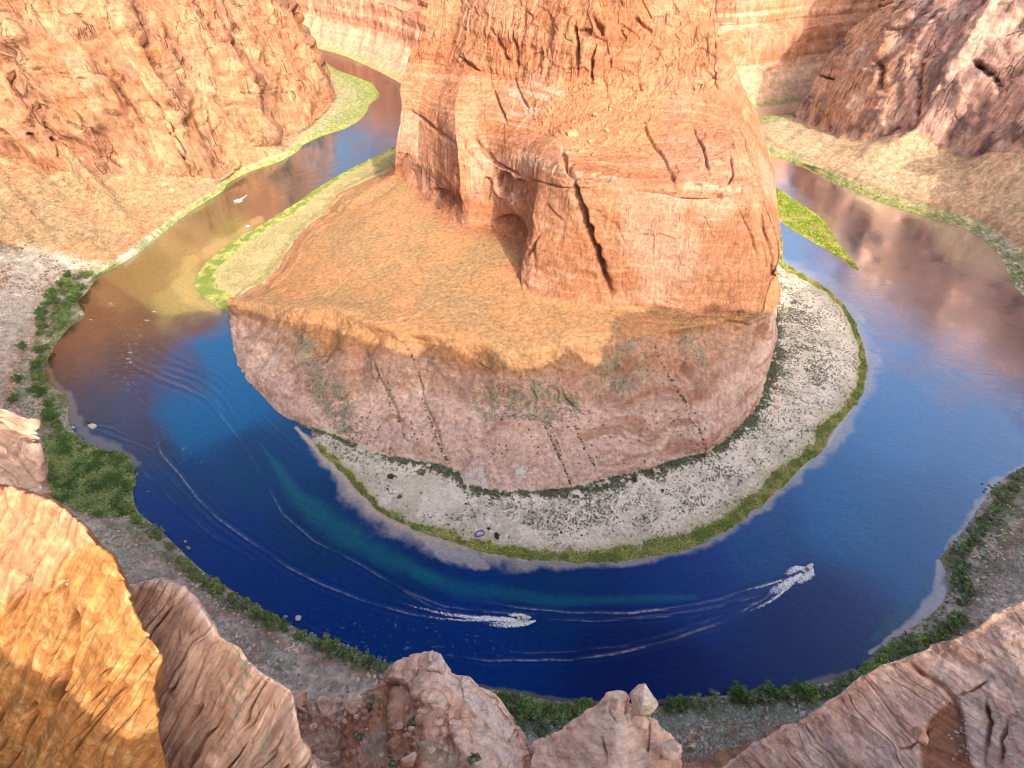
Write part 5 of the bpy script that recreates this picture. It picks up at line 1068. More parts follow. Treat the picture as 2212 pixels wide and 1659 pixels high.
# bushes: three prototypes, shared meshes
def bush_proto(seed, col, r=1.0, n=110, size=.30):
    rg = np.random.default_rng(seed); cen = [(rg.uniform(-.45, .45)*r, rg.uniform(-.45, .45)*r, rg.uniform(.15, .6)*r) for _ in range(7)]
    V, Fc, c = leaves(rg, cen, [.42*r]*7, n, size, col); return raw_obj('shrub', V, Fc.tolist(), M_leaf, col=c, link=False).data
BP = [bush_proto(21, (.12, .14, .08)), bush_proto(22, (.16, .17, .10)), bush_proto(23, (.085, .11, .05)), bush_proto(24, (.22, .22, .15))]
BPX, BPX_, BPY_, BEN, DOM = BUTTE
bflat = BPX.reshape(-1, 3); bpx = BPX_.ravel(); bpy_ = BPY_.ravel(); bs_ = np.where((bpx > 480) & (bpx < 1700) & (bpy_ > 540) & (bpy_ < 1070))[0]
def on_butte(px, py):
    d = (bpx[bs_]-px)**2+(bpy_[bs_]-py)**2; k = bs_[np.argmin(d)]; return bflat[k]
def place_shrub(p, s, k, label, group):
    o = bpy.data.objects.new('shrub', BP[k]); S.collection.objects.link(o); o.location = p; o.scale = (s, s, s*.9); o.rotation_euler = (0, 0, random.uniform(0, 6.28)); tag(o, label, 'shrub', group); return o
LINES = [([(812, 790), (832, 845), (850, 890), (868, 930), (880, 955)], 26, 'first'), ([(870, 740), (895, 800), (905, 850), (930, 910), (950, 965), (968, 1002)], 40, 'second'), ([(1175, 915), (1195, 960), (1215, 1000), (1232, 1045)], 28, 'third'),
         ([(1182, 912), (1200, 950), (1212, 985)], 14, 'fourth'), ([(1243, 922), (1262, 965), (1285, 1012)], 20, 'fifth'), ([(1415, 750), (1440, 800), (1465, 845), (1480, 870)], 22, 'sixth'), ([(1475, 860), (1490, 900), (1508, 930), (1525, 975)], 24, 'seventh'), ([(825, 800), (850, 860), (905, 950)], 12, 'eighth')]
desc = {'first': 'leftmost long line', 'second': 'second long line from the left', 'third': 'double line low on the middle', 'fourth': 'short inner line of the middle pair', 'fifth': 'slanting line beside the middle pair', 'sixth': 'upper right slanting line', 'seventh': 'line nearest the right end', 'eighth': 'loose line among the left ones'}
for line, n, nm in LINES:
    for a, b, _ in resample([(*q, 0) for q in line], n):
        if random.random() < .12: continue
        place_shrub(on_butte(a+random.gauss(0, 1.2), b+random.gauss(0, 1.5)), random.uniform(.7, 1.35), random.choice((0, 2, 2)), 'dark shrub in the %s on the pink slickrock' % desc[nm], 'shrubs in the %s of cracks' % nm)
rg = np.random.default_rng(5)
for i in range(120):
    a = rg.uniform(760, 1560); b = 905+rg.uniform(0, 110)-abs(a-1150)*.06
    place_shrub(on_butte(a, b), rg.uniform(.6, 1.15), int(rg.choice([0, 2])), 'small dark shrub scattered over the lower pink slickrock', 'shrubs scattered on the lower slickrock')
def soup(name, pts, sizes, cols, n, leaf, label, cat, up=.3, flat=.6, mat=None):
    """one mesh of many tufts"""
    rg = np.random.default_rng(len(pts)); k = len(pts); m = k*n
    p = np.repeat(pts, n, 0); s = np.repeat(sizes, n)[:, None]
    d = rg.normal(size=(m, 3)); d[:, 2] = np.abs(d[:, 2])*flat; p = p+d*s*.42*rg.random((m, 1))**.5
    nr = d+rg.normal(size=(m, 3))*.5+np.array([0, 0, up]); nr /= np.linalg.norm(nr, axis=1, keepdims=True)
    a = np.cross(nr, rg.normal(size=(m, 3))); a /= np.linalg.norm(a, axis=1, keepdims=True); b = np.cross(nr, a); q = s*leaf*rg.uniform(.6, 1.3, (m, 1))
    V = np.stack([p-a*q-b*q*.6, p+a*q-b*q*.5, p+b*q*1.1], 1).reshape(-1, 3)
    me = bpy.data.meshes.new(name); me.vertices.add(m*3); me.vertices.foreach_set('co', V.astype(np.float32).ravel())
    me.loops.add(m*3); me.loops.foreach_set('vertex_index', np.arange(m*3, dtype=np.int32)); me.polygons.add(m); me.polygons.foreach_set('loop_start', np.arange(0, m*3, 3, dtype=np.int32))
    c = np.ones((m*3, 4), np.float32); cc = np.repeat(cols, n, 0)*rg.uniform(.7, 1.3, (m, 1)); c[:, :3] = np.repeat(cc, 3, 0)
    at = me.color_attributes.new('Col', 'FLOAT_COLOR', 'POINT'); at.data.foreach_set('color', c.ravel()); me.update(calc_edges=True); me.materials.append(mat or M_leaf)
    o = bpy.data.objects.new(name, me); S.collection.objects.link(o); return tag(o, label, cat, None, 'stuff')
def pick(Parr, wgt, n, rg):
    w = wgt.ravel().astype(float); dA = np.linalg.norm(np.cross(np.gradient(Parr, axis=1), np.gradient(Parr, axis=0)), axis=2).ravel(); w = w*dA; w[~np.isfinite(w)] = 0; w /= w.sum()
    k = rg.choice(w.size, n, p=w); r, c_ = np.divmod(k, Parr.shape[1]); r1 = np.clip(r+1, 0, Parr.shape[0]-1); c1 = np.clip(c_+1, 0, Parr.shape[1]-1)
    a, b = rg.uniform(-.5, 1, (n, 1)), rg.uniform(-.5, 1, (n, 1)); p0 = Parr[r, c_]
    return p0+a*(Parr[r1, c_]-p0)+b*(Parr[r, c1]-p0), k
PP, PPX, PPY, PV, PGR, PWD = POINT
seen = (PPX > -30) & (PPX < 2250) & (PPY > -20) & (PPY < 1250)
X_, Y_2 = PP[..., 0], PP[..., 1]
patch = sm(.42, .56, fbm(X_/16, Y_2/11, 0*X_, 4, 901, .62))*.8+.2
f1_, f2_, _ = worley(X_/11+fbm(X_/6, Y_2/6, 0*X_, 2, 66), Y_2/11+fbm(X_/6, Y_2/6, 0*X_, 2, 67), 0*X_+.5, 68)
pathclear = np.where(PPY > 950, sm(.05, .14, f2_-f1_), 1.0)
bare = near_in(PPX, PPY, [(850, 1040), (930, 1030), (1000, 1060), (1010, 1100), (960, 1110), (880, 1080)], 12)+near_in(PPX, PPY, [(1015, 1130), (1090, 1120), (1180, 1160), (1130, 1180), (1040, 1175)], 12)+near_in(PPX, PPY, [(1340, 1108), (1375, 1100), (1372, 1120), (1345, 1122)], 5)
dens_ = seen*(PV > .12)*(PV < 1.02)*(1-PGR)*patch*pathclear*(1-np.clip(bare, 0, 1))*(.25+.75*sm(.25, .55, PV))*(1+2.2*sm(.8, .98, PV))
rg = np.random.default_rng(77)
pts, k = pick(PP, dens_, 30000, rg); foot_ = sm(.75, .95, PV.ravel()[k])
col = np.where(rg.random((len(pts), 1)) < .5, np.array([[.33, .33, .27]]), np.array([[.19, .21, .15]]))*rg.uniform(.75, 1.25, (len(pts), 1)); col = mix(col, np.array([.10, .14, .06]), foot_*.6); lm = sm(900, 860, PPX.ravel()[k])*sm(700, 650, PPY.ravel()[k]); col = mix(col, np.array([.34, .30, .15]), lm*.85)*np.ones(3)
soup('sagebrush', pts, rg.uniform(.5, 1.4, len(pts))*(1+.9*foot_), col, 15, .24, 'grey-green brush covering the sandy point below the slickrock', 'brush')
pts, k = pick(PP, seen*PGR*(PV > 0.0), 26000, rg); tone = fbm(pts[:, 0]/6, pts[:, 1]/6, 0*pts[:, 0], 3, 902)
col = mix(np.ones((len(pts), 3))*np.array([.20, .26, .07]), np.array([.42, .42, .16]), sm(.4, .65, tone))*rg.uniform(.7, 1.25, (len(pts), 1))
soup('shore_grass', pts, rg.uniform(.7, 1.4, len(pts)), col, 7, .30, 'bright green belt of grass along the waterline of the sandy point', 'grass', up=.1, flat=1.3)
x_, y_ = BARP[..., 0], BARP[..., 1]; pts, k = pick(BARP, (BARP[..., 2] > .2).astype(float), 4200, rg); tone = fbm(pts[:, 0]/8, pts[:, 1]/12, 0*pts[:, 0], 3, 907)
soup('bar_grass', pts, rg.uniform(.8, 1.8, len(pts)), mix(np.ones((len(pts), 3))*np.array([.22, .32, .04]), np.array([.44, .40, .16]), sm(.45, .6, tone))*rg.uniform(.7, 1.2, (len(pts), 1)), 8, .3, 'bright green grass on the long bar in the right arm of the river', 'grass', up=.1, flat=1.2)
# brush on the outer bank and talus
ov = (OPX > -30) & (OPX < 2250) & (OPY > 60) & (OPY < 1720)
clump = sm(.40, .60, fbm(OP[..., 0]/11, OP[..., 1]/11, 0*OPX, 4, 903, .6))
w = ov*(ORF > 1.05)*(ORF < 3.2)*(.15+clump)*np.where(ORF < 2.0, 1.3, .55)
pts, k = pick(OP, w, 17000, rg); low = sm(2.0, 1.2, ORF.ravel()[k])*(rg.random(len(pts)) < .6)
col = np.where(rg.random((len(pts), 1)) < .5, np.array([[.38, .39, .29]]), np.array([[.24, .28, .17]]))*rg.uniform(.7, 1.2, (len(pts), 1)); col = mix(col, np.array([.16, .22, .06]), low*.8)
soup('bank_brush', pts, rg.uniform(.7, 1.7, len(pts))*(1+.5*low), col, 13, .25, 'low brush dotted over the outer bank and talus', 'brush')
sil = near_in(OPX, OPY, [(1400, 1540), (1500, 1530), (1780, 1520), (1700, 1560), (1600, 1600), (1480, 1640), (1420, 1620)], 14)+near_in(OPX, OPY, [(1090, 1570), (1250, 1560), (1260, 1600), (1150, 1660), (1120, 1640)], 12)+.5*near_in(OPX, OPY, [(130, 1120), (280, 1130), (420, 1270), (560, 1360), (640, 1440), (560, 1440), (400, 1330), (260, 1220)], 16)+.6*near_in(OPX, OPY, [(2060, 1340), (2230, 1100), (2260, 1250), (2120, 1330)], 16)
pts, k = pick(OP, np.clip(sil, 0, 1)*(ORF > 1.1)*(.4+clump), 7500, rg)
soup('silver_brush', pts, rg.uniform(.7, 1.6, len(pts)), np.array([[.58, .62, .52]])*rg.uniform(.65, 1.2, (len(pts), 1)), 13, .22, 'silvery grey brush on the near bank behind the line of trees', 'brush')
# loose rubble on the near talus
def shards(name, pts, sizes, cols, label):
    rg = np.random.default_rng(3); m = len(pts); T4 = np.array([[1, 1, 1], [1, -1, -1], [-1, 1, -1], [-1, -1, 1], [.9, -.8, .9], [-.8, .9, .7]])*.5
    V = pts[:, None]+(T4[None]+rg.normal(size=(m, 6, 3))*.22)*sizes[:, None, None]*np.array([1, 1, .7]); V = V.reshape(-1, 3)
    f0 = np.array([[0, 4, 5], [0, 1, 4], [0, 5, 2], [2, 0, 1], [3, 5, 4], [3, 4, 1], [3, 2, 5], [1, 3, 4]]); Fc = (f0[None]+np.arange(m)[:, None, None]*6).reshape(-1, 3)
    o = raw_obj(name, V, Fc.tolist(), M_soil, col=np.repeat(cols, 6, 0)); return tag(o, label, 'rubble', None, 'stuff')
nz_ = sm(.45, .62, fbm(OP[..., 0]/14, OP[..., 1]/14, 0*OPX, 4, 906, .6))
pts, k = pick(OP, ov*(ORF > 1.3)*(ORF < 3.3)*(OP[..., 1] < 420)*(.15+nz_), 6500, rg)
shards('talus_rubble', pts, rg.uniform(.35, 1.0, len(pts))**1.6*1.6, np.array([[.88, .68, .56]])*rg.uniform(.7, 1.1, (len(pts), 1)), 'pinkish rubble scattered over the near talus')
pts, k = pick(OP, ov*(ORF > 2.0)*(ORF < 3.2)*(OP[..., 1] > 420)*(OPX < 1200)*(.15+nz_), 4500, rg)
shards('slope_rubble', pts, rg.uniform(.6, 1.8, len(pts)), np.array([[.52, .31, .19]])*rg.uniform(.6, 1.15, (len(pts), 1)), 'orange rubble scattered over the sunlit talus')
# the reed thicket on the near left bank
RD = [(70, 985), (110, 960), (150, 935), (175, 955), (215, 978), (250, 978), (280, 992), (288, 1030), (284, 1075), (278, 1110), (220, 1115), (170, 1100), (120, 1080), (90, 1040)]
w = inside(OPX, OPY, RD)*(OP[..., 2] > .1)
pts, k = pick(OP, w.astype(float)+0*OPX, 5200, rg); tone = fbm(pts[:, 0]/5, pts[:, 1]/5, 0*pts[:, 0], 3, 904)
col = mix(np.ones((len(pts), 3))*np.array([.10, .19, .05]), np.array([.30, .38, .14]), sm(.38, .62, tone))*rg.uniform(.6, 1.3, (len(pts), 1))
soup('reed_thicket', pts, rg.uniform(1.8, 3.2, len(pts)), col, 22, .20, 'dense green reed thicket on the near left bank', 'reeds', up=.4, flat=1.2)
w = ov*(ORF > 1.0)*(ORF < 1.5); pts, k = pick(OP, w, 7000, rg)
soup('bank_grass', pts, rg.uniform(.8, 1.5, len(pts)), np.ones((len(pts), 3))*np.array([.20, .27, .07])*rg.uniform(.6, 1.3, (len(pts), 1)), 8, .28, 'green fringe of grass along the outer waterline', 'grass', up=.1, flat=1.2)
# scrub on the bench floor
bm_ = BEN.reshape(BPX.shape[:2])*((BPX_ > 480) & (BPX_ < 1680)); edge = sm(.5, .66, fbm(BPX[..., 0]/9, BPX[..., 1]/9, 0*BPX_, 4, 905))
pts, k = pick(BPX, bm_*edge, 3600, rg)
soup('bench_scrub', pts, rg.uniform(.4, 1.2, len(pts)), np.ones((len(pts), 3))*np.array([.24, .22, .10])*rg.uniform(.6, 1.2, (len(pts), 1)), 9, .26, 'olive scrub sprinkled over the sunlit bench', 'brush')
gul = near_in(BPX_, BPY_, [(1040, 845), (1150, 825), (1240, 850), (1260, 890), (1180, 915), (1050, 895)], 22)+near_in(BPX_, BPY_, [(630, 720), (660, 730), (740, 850), (790, 950), (735, 940), (660, 830)], 22)*.9+near_in(BPX_, BPY_, [(1340, 740), (1400, 735), (1400, 800), (1340, 850), (1280, 820)], 26)*.6+near_in(BPX_, BPY_, [(1470, 700), (1520, 700), (1525, 790), (1495, 780)], 18)*.6+near_in(BPX_, BPY_, [(1340, 655), (1474, 668), (1600, 672), (1640, 690), (1500, 690)], 10)*.6
pts, k = pick(BPX, np.clip(gul, 0, 1)*(BPY_ > 640)*(BPY_ < 1060)*(BPX_ > 480)*(BPX_ < 1680), 2600, rg)
soup('slope_scrub', pts, rg.uniform(.5, 1.2, len(pts)), np.ones((len(pts), 3))*np.array([.16, .17, .11])*rg.uniform(.6, 1.2, (len(pts), 1)), 10, .26, 'dusty scrub gathered in the hollows of the slickrock dome', 'brush')
# bushes that stand out on the point
pflat = PP.reshape(-1, 3); ppx = PPX.ravel(); ppy = PPY.ravel(); ps_ = np.where((ppx > 600) & (ppx < 1900) & (ppy > 600) & (ppy < 1230))[0]
def on_point(px, py):
    d = (ppx[ps_]-px)**2+(ppy[ps_]-py)**2; return pflat[ps_[np.argmin(d)]]
BIG = [(1073, 1160, 3.0, 2, 'round dark green bush on bare sand right of the beached raft'), (845, 1030, 3.6, 2, 'large dark green bush on pale sand at the left of the point'), (914, 1022, 3.8, 3, 'wide brownish bush beside the small timber shelter'), (1056, 1142, 1.9, 1, 'grey bush directly above the beached raft'),
       (1058, 1170, 1.3, 3, 'little tan bush below the beached raft'), (1370, 1038, 2.6, 2, 'dark green bush at the foot of the slickrock, right of centre'), (1408, 1022, 2.8, 2, 'tall bush against the rock foot, just right of the dark one'), (1213, 1150, 1.5, 1, 'olive bush in the pale sand right of the raft camp'),
       (865, 1075, 2.2, 1, 'bushy clump near the left shore of the point'), (1520, 985, 2.6, 2, 'dark bush at the right end of the rock foot'), (1450, 1003, 2.3, 0, 'bush in the hollow under the slickrock, right side'), (1430, 1060, 1.6, 0, 'lone bush in the pale brush field on the right of the point')]
for a, b, s, k, lab in BIG: place_shrub(on_point(a, b)+np.array([0, 0, -.2]), s, k, lab, None)
# sparse tufts on the mound
for i, (a, b) in enumerate([(803, 1530), (868, 1516), (890, 1560), (905, 1545), (960, 1512), (1003, 1535), (1065, 1588), (845, 1650), (925, 1645), (1030, 1640), (780, 1590), (1450, 1590)]):
    g = T(a, b, 60); rdir = g-np.array([0, 0, H]); pxx, pyy = pix(PD); 
    j = np.argmin((pxx-a)**2+(pyy-b)**2+((pyy < 1400)*1e6)); p = PD.reshape(-1, 3)[j]
    if abs(pxx.ravel()[j]-a) > 12: continue
    place_shrub(p+np.array([0, 0, -.08]), random.uniform(.35, .6), 3, 'small grey tuft growing on the rock mound at the bottom edge', 'tufts on the rock mound')

# ================================================================== boulders by the water
wt = (.70, .62, .50)
boulder('boulder', Z(199, 921, .5), (3.4, 2.6, 2.0), 51, (.74, .66, .54), 'big pale boulder in the river off the left bank, with a green tuft behind it', sub=4, mat=M_soil)
place_shrub(Z(188, 912, .8), 2.0, 1, 'green tuft clinging behind the big river boulder on the left', None)
boulder('boulder', Z(158, 923, .4), (1.7, 1.4, 1.0), 52, wt, 'small pale boulder in the river left of the big one', sub=3, mat=M_soil)
boulder('boulder', Z(148, 937, .4), (1.5, 1.2, .8), 53, (.45, .40, .33), 'small dark-footed boulder at the left bank under the pale one', sub=3, mat=M_soil)
boulder('boulder', Z(644, 1336, .6), (1.75, 1.6, 1.5), 54, (.80, .74, .66), 'white round boulder standing in the river off the lower left bank', sub=4, mat=M_soil)
boulder('boulder', Z(617, 1332, .3), (1.5, .8, .5), 55, (.5, .46, .38), 'flat grey rock at the shore left of the white boulder', sub=3, mat=M_soil)
boulder('boulder', Z(407, 1184, .8), (1.2, 1.1, 2.0), 56, (.50, .46, .34), 'upright rock stack in the river by the near left bank', sub=3, mat=M_soil)
boulder('boulder', Z(400, 1170, .3), (1.0, .9, .9), 57, (.4, .38, .28), 'low rock just above the upright rock stack', sub=3, mat=M_soil)
boulder('boulder', Z(290, 1048, .2), (1.6, 1.0, .6), 58, (.30, .28, .24), 'dark rock awash off the reed thicket', sub=3, mat=M_soil)
boulder('boulder', Z(320, 1062, .1), (1.2, .8, .5), 59, (.25, .23, .22), 'dark rock awash, farther out than its neighbour by the reeds', sub=3, mat=M_soil)
boulder('boulder', Z(18, 770, 6), (3.4, 3.0, 2.6), 60, (.60, .40, .30), 'pinkish boulder on the pale slope at the far left edge', sub=4, mat=M_soil)
boulder('boulder', Z(260, 1055, 1), (2.2, 1.8, 1.4), 61, (.72, .68, .55), 'pale rock among the reeds of the near left bank', sub=3, mat=M_soil)
rg = np.random.default_rng(9)
for i, (a, b) in enumerate([(2122, 1045), (2136, 1048), (2142, 1053), (2130, 1056), (2150, 1048), (2158, 1042), (2126, 1062), (2145, 1062)]):
    boulder('boulder', Z(a, b, .2), (rg.uniform(.7, 1.5), rg.uniform(.6, 1.1), .7), 70+i, (.20, .18, .15), 'dark rock in the cluster off the tip of the right bank', sub=2, group='dark rocks off the right bank', mat=M_soil)
for i in range(34):
    a, b = [(330+rg.uniform(0, 500), 0), (0, 0)][0]; u = rg.random(); a = 300+u*560; b = 1180+u*285+rg.uniform(-8, 26)
    p = ground_at(a, b); boulder('boulder', p, tuple(rg.uniform(.5, 1.5, 3)*np.array([1, .9, .7])), 100+i, (.62, .40, .30), 'pink boulder fallen on the brushy talus above the lower left bank', sub=2, group='fallen boulders above the lower left bank', mat=M_soil)
for i in range(26):
    line = resample([(150, 690, 0), (105, 780, 0), (120, 850, 0), (150, 890, 0), (150, 930, 0)], 60); q = line[rg.integers(0, 60)]
    p = ground_at(q[0]+rg.uniform(-2, 5), q[1]+rg.uniform(-4, 4)); p = np.array([p[0], p[1], max(p[2], .1)])
    boulder('boulder', p, tuple(rg.uniform(.4, 1.1, 3)*np.array([1, .9, .7])), 140+i, (.60, .54, .45), 'pale stone along the left waterline', sub=2, group='pale stones on the left waterline', mat=M_soil)
for i, (a, b, s) in enumerate([(1237, 292, 5.2), (1278, 301, 3.4), (1255, 325, 3.2), (1283, 330, 2.6), (1228, 330, 2.2), (1205, 296, 2.4), (1310, 282, 2.2), (1340, 288, 2.0), (1300, 225, 3.0), (1318, 240, 2.4), (1215, 232, 2.2), (1285, 252, 2.2), (1265, 208, 2.0), (1345, 240, 2.0), (1240, 262, 2.0), (1365, 262, 1.9), (1390, 275, 1.8), (1330, 208, 1.8)]):
    sel = np.argmin((bpx-a)**2+(bpy_-b)**2); p = bflat[sel]
    lab = ['largest round boulder on the sunlit shoulder below the red rubble fan', 'second largest boulder, right of the round one on the sunlit shoulder'][i] if i < 2 else 'sunlit boulder strewn in the rubble fan high on the butte'
    boulder('boulder', p, (s, s*.9, s*.75), 170+i, (.62, .34, .19), lab, sub=3, group=None if i < 2 else 'boulders strewn in the rubble fan', mat=M_rock)
for i, (a, b, s) in enumerate([(1662, 820, 2.2), (1672, 832, 2.6), (1664, 845, 2.4), (1680, 852, 2.8), (1672, 866, 2.4), (1676, 880, 3.0), (1664, 893, 2.2), (1684, 840, 2.0)]):
    boulder('boulder', on_point(a, b), (s, s*.8, s*.8), 190+i, (.66, .46, .35), 'pink fallen block in the pile at the right foot of the slickrock', sub=3, group='fallen blocks at the right foot', mat=M_soil)
for i in range(40):
    a = 2075+rg.normal()*12; b = 1595+rg.normal()*22; pxx, pyy = pix(PF); j = np.argmin((pxx-a)**2+(pyy-b)**2); p = PF.reshape(-1, 3)[j]; s = rg.uniform(.05, .14)
    boulder('stone', p+np.array([0, 0, .04]), (s, s, s*.8), 220+i, (.78, .66, .58), 'small pale stone lying in the red dirt pit of the right slope', sub=2, group='pale stones in the dirt pit', cat='stone')

pxx, pyy = pix(PD); pok = (pyy > 1400)
for i in range(70):
    a = rg.uniform(650, 1000); b = rg.uniform(1525, 1659); j = np.argmin((pxx-a)**2+(pyy-b)**2+(~pok)*1e6); p = PD.reshape(-1, 3)[j]; s_ = rg.uniform(.12, .42)
    boulder('stone', p+np.array([0, 0, .05]), (s_, s_*.85, s_*.6), 300+i, (.84, .58, .44), 'loose pink stone strewn over the red soil of the mound', sub=2, group='loose stones on the mound', cat='stone')

# ================================================================== boats, camp, small things
M_white = plain('white gelcoat', (.80, .80, .78), .35, var=.04); M_dark = plain('black rubber', (.03, .03, .035), .5); M_glass = plain('tinted windscreen', (.05, .08, .10), .15, var=.02); M_tan = plain('tan seats', (.45, .25, .15), .7); M_steel = plain('aluminium', (.60, .62, .63), .35, .8); M_canv = plain('pale canopy', (.72, .76, .72), .7)
def bxm(bm, c, s, rz=0, taper=1):
    r = bmesh.ops.create_cube(bm, size=1)
    for v in r['verts']:
        k = taper if v.co.z > 0 else 1
        v.co = Matrix.Rotation(rz, 3, 'Z') @ Vector((v.co.x*s[0]*k, v.co.y*s[1]*k, v.co.z*s[2])) + Vector(c)
def bmo(name, bm, mat, parent):
    me = bpy.data.meshes.new(name); bmesh.ops.recalc_face_normals(bm, faces=bm.faces); bm.to_mesh(me); bm.free(); me.materials.append(mat)
    o = bpy.data.objects.new(name, me); S.collection.objects.link(o); o.parent = parent; return o
def hull_mesh(L, Wd, Hh):
    xs = np.linspace(-L/2, L/2, 15); V = []; Fc = []
    prof = lambda u: Wd/2*(1 if u < .55 else max(0.03, 1-((u-.55)/.45)**2.2))
    n = 9
    for i, xx in enumerate(xs):
        u = i/14; w = prof(u); k = .3*Hh*max(0, u-.6)**1.5*3
        ring = [(xx, -w, Hh+k), (xx, -w*.96, Hh*.5+k*.6), (xx, -w*.7, .0+k*.8), (xx, 0, -.25*Hh+k), (xx, w*.7, .0+k*.8), (xx, w*.96, Hh*.5+k*.6), (xx, w, Hh+k), (xx, w*.82, Hh+k), (xx, w*.78, Hh*.35+k), (xx, -w*.78, Hh*.35+k), (xx, -w*.82, Hh+k)]
        V += ring; m = len(ring)
        if i:
            for q in range(m): Fc.append([(i-1)*m+q, (i-1)*m+(q+1) % m, i*m+(q+1) % m, i*m+q])
    m = 11; Fc.append([0, 1, 2, 3, 4, 5, 6, 7, 8, 9, 10]); b = 14*m; Fc.append([b+q for q in reversed(range(m))])
    # foredeck
    for i in range(9, 14): Fc.append([i*m+10, i*m+7, (i+1)*m+7, (i+1)*m+10])
    return V, Fc
def boat(loc, rz, L, label, canopy=True):
    e = empty('motorboat', loc, label, 'boat', None, rz); e.rotation_euler = (0, math.radians(-3), rz)
    V, Fc = hull_mesh(L, L*.33, .95); hull = raw_obj('hull', V, Fc, M_white, e)
    bm = bmesh.new(); bxm(bm, (L*.12, 0, 1.15), (.7, L*.16, .8), taper=.8); bmo('console', bm, M_white, e)
    bm = bmesh.new(); bxm(bm, (L*.19, 0, 1.55), (.08, L*.22, .55), taper=.85); bxm(bm, (L*.13, L*.115, 1.5), (.8, .06, .5)); bxm(bm, (L*.13, -L*.115, 1.5), (.8, .06, .5)); bmo('windscreen', bm, M_glass, e)
    bm = bmesh.new(); bxm(bm, (-L*.12, 0, .75), (L*.22, L*.2, .4)); bxm(bm, (-L*.26, 0, 1.0), (.4, L*.24, .5)); bmo('seat', bm, M_tan, e)
    bm = bmesh.new(); bxm(bm, (-L*.53, 0, .9), (.55, .5, 1.0), taper=.75); bxm(bm, (-L*.55, 0, .2), (.3, .2, .8)); bmo('outboard_engine', bm, M_dark, e)
    bm = bmesh.new()
    if canopy:
        bxm(bm, (-L*.02, 0, 2.3), (L*.3, L*.28, .09), taper=.96); c_ = bmo('canopy', bm, M_canv, e); bm = bmesh.new()
        for sx in (-.15, .11):
            for sy in (-1, 1): bxm(bm, (L*sx, sy*L*.13, 1.6), (.06, .06, 1.35))
        f = bmo('canopy_frame', bm, M_steel, c_)
    else: bm.free()
    bm = bmesh.new(); 
    for sy in (-1, 1): bxm(bm, (L*.28, sy*L*.11, 1.35), (L*.26, .05, .05), rz=-sy*.22)
    bmo('handrail', bm, M_steel, e); return e
boat(Z(1133, 1336, .45), math.radians(2), 7.6, 'white motorboat with a small canopy speeding right in the lower middle of the river')
d = Z(1759, 1216, 0)-Z(1733, 1241, 0); boat(Z(1746, 1228, .45), math.atan2(d[1], d[0]), 8.4, 'white motorboat heading up-river at the head of the wide white wake on the right')
d = Z(507, 437, 0)-Z(533, 422, 0); boat(Z(511, 434, .4), math.atan2(d[1], d[0]), 8.0, 'small white motorboat on the brown water of the upper left reach', canopy=False)
# foam thrown up by each boat: lumpy white water following the wake
M_foam, t_, b_, o_ = nodes('foam'); b_.inputs['Base Color'].default_value = (.90, .92, .94, 1); b_.inputs['Roughness'].default_value = .9
ge = N(t_, 'ShaderNodeNewGeometry'); nz = N(t_, 'ShaderNodeTexNoise', i_Scale=.9, i_Detail=8.0, i_Roughness=.72); t_.links.new(ge.outputs['Position'], nz.inputs['Vector'])
ed_ = N(t_, 'ShaderNodeAttribute', attribute_name='edge'); ad_ = N(t_, 'ShaderNodeMath', operation='ADD'); t_.links.new(ed_.outputs['Fac'], ad_.inputs[0]); 
am_ = N(t_, 'ShaderNodeMath', operation='MULTIPLY_ADD', i_1=2.6, i_2=-1.3); t_.links.new(nz.outputs[0], am_.inputs[0]); t_.links.new(am_.outputs[0], ad_.inputs[1]); mr_ = N(t_, 'ShaderNodeMapRange', i_1=.42, i_2=.95); t_.links.new(ad_.outputs[0], mr_.inputs[0]); tr_ = N(t_, 'ShaderNodeBsdfTransparent'); ms_ = N(t_, 'ShaderNodeMixShader')
t_.links.new(mr_.outputs[0], ms_.inputs[0]); t_.links.new(tr_.outputs[0], ms_.inputs[1]); t_.links.new(b_.outputs[0], ms_.inputs[2]); t_.links.new(ms_.outputs[0], o_.inputs[0])
def foam_strip(lines, label, seed):
    V = []; Fc = []; E = []
    for line, wd, hh in lines:           # line, half widths, heights m
        K = 160; c = resample([Z(a, b, 0) for a, b in line], K); u = np.linspace(0, 1, K); pw = np.interp(u, np.linspace(0, 1, len(wd)), wd); ph = np.interp(u, np.linspace(0, 1, len(hh)), hh)
        tg = np.gradient(c, axis=0); tg /= np.linalg.norm(tg, axis=1, keepdims=True); nn_ = np.stack([-tg[:, 1], tg[:, 0], 0*tg[:, 0]], 1)
        sc_ = np.linalg.norm(c-np.array([0, 0, H]), axis=1)/F; M = 15; b0_ = len(V)
        n1_ = fbm(np.arange(K)/7.0, 0*pw, 0*pw+seed, 3, seed); n2_ = fbm(np.arange(K)/7.0, 0*pw+9, 0*pw+seed, 3, seed+1)
        for i in range(K):
            for j, s_ in enumerate(np.linspace(-1, 1, M)):
                p = c[i]+nn_[i]*(s_*1.35*pw[i]*sc_[i]*(.7+.6*(n2_[i] if s_ > 0 else n1_[i]))); q = float(vn(p[0]*1.3, p[1]*1.3, seed*.7, seed))
                V.append(np.array([p[0], p[1], .12+.5*ph[i]*(1-s_*s_)*(.35+.9*q)])); E.append((1-s_*s_)**.6*min(1, (1-u[i])*5)**.5*min(1, u[i]*25+.5)*(.5+.5*min(1, ph[i]*2.5))*(1.15-.45*u[i]))
        for i in range(K-1):
            for j in range(M-1): a = b0_+i*M+j; Fc.append([a, a+1, a+M+1, a+M])
    o = raw_obj('wake_foam', V, Fc, M_foam, smooth=True); at = o.data.attributes.new('edge', 'FLOAT', 'POINT'); at.data.foreach_set('value', np.array(E, np.float32)); return tag(o, label, 'wake')
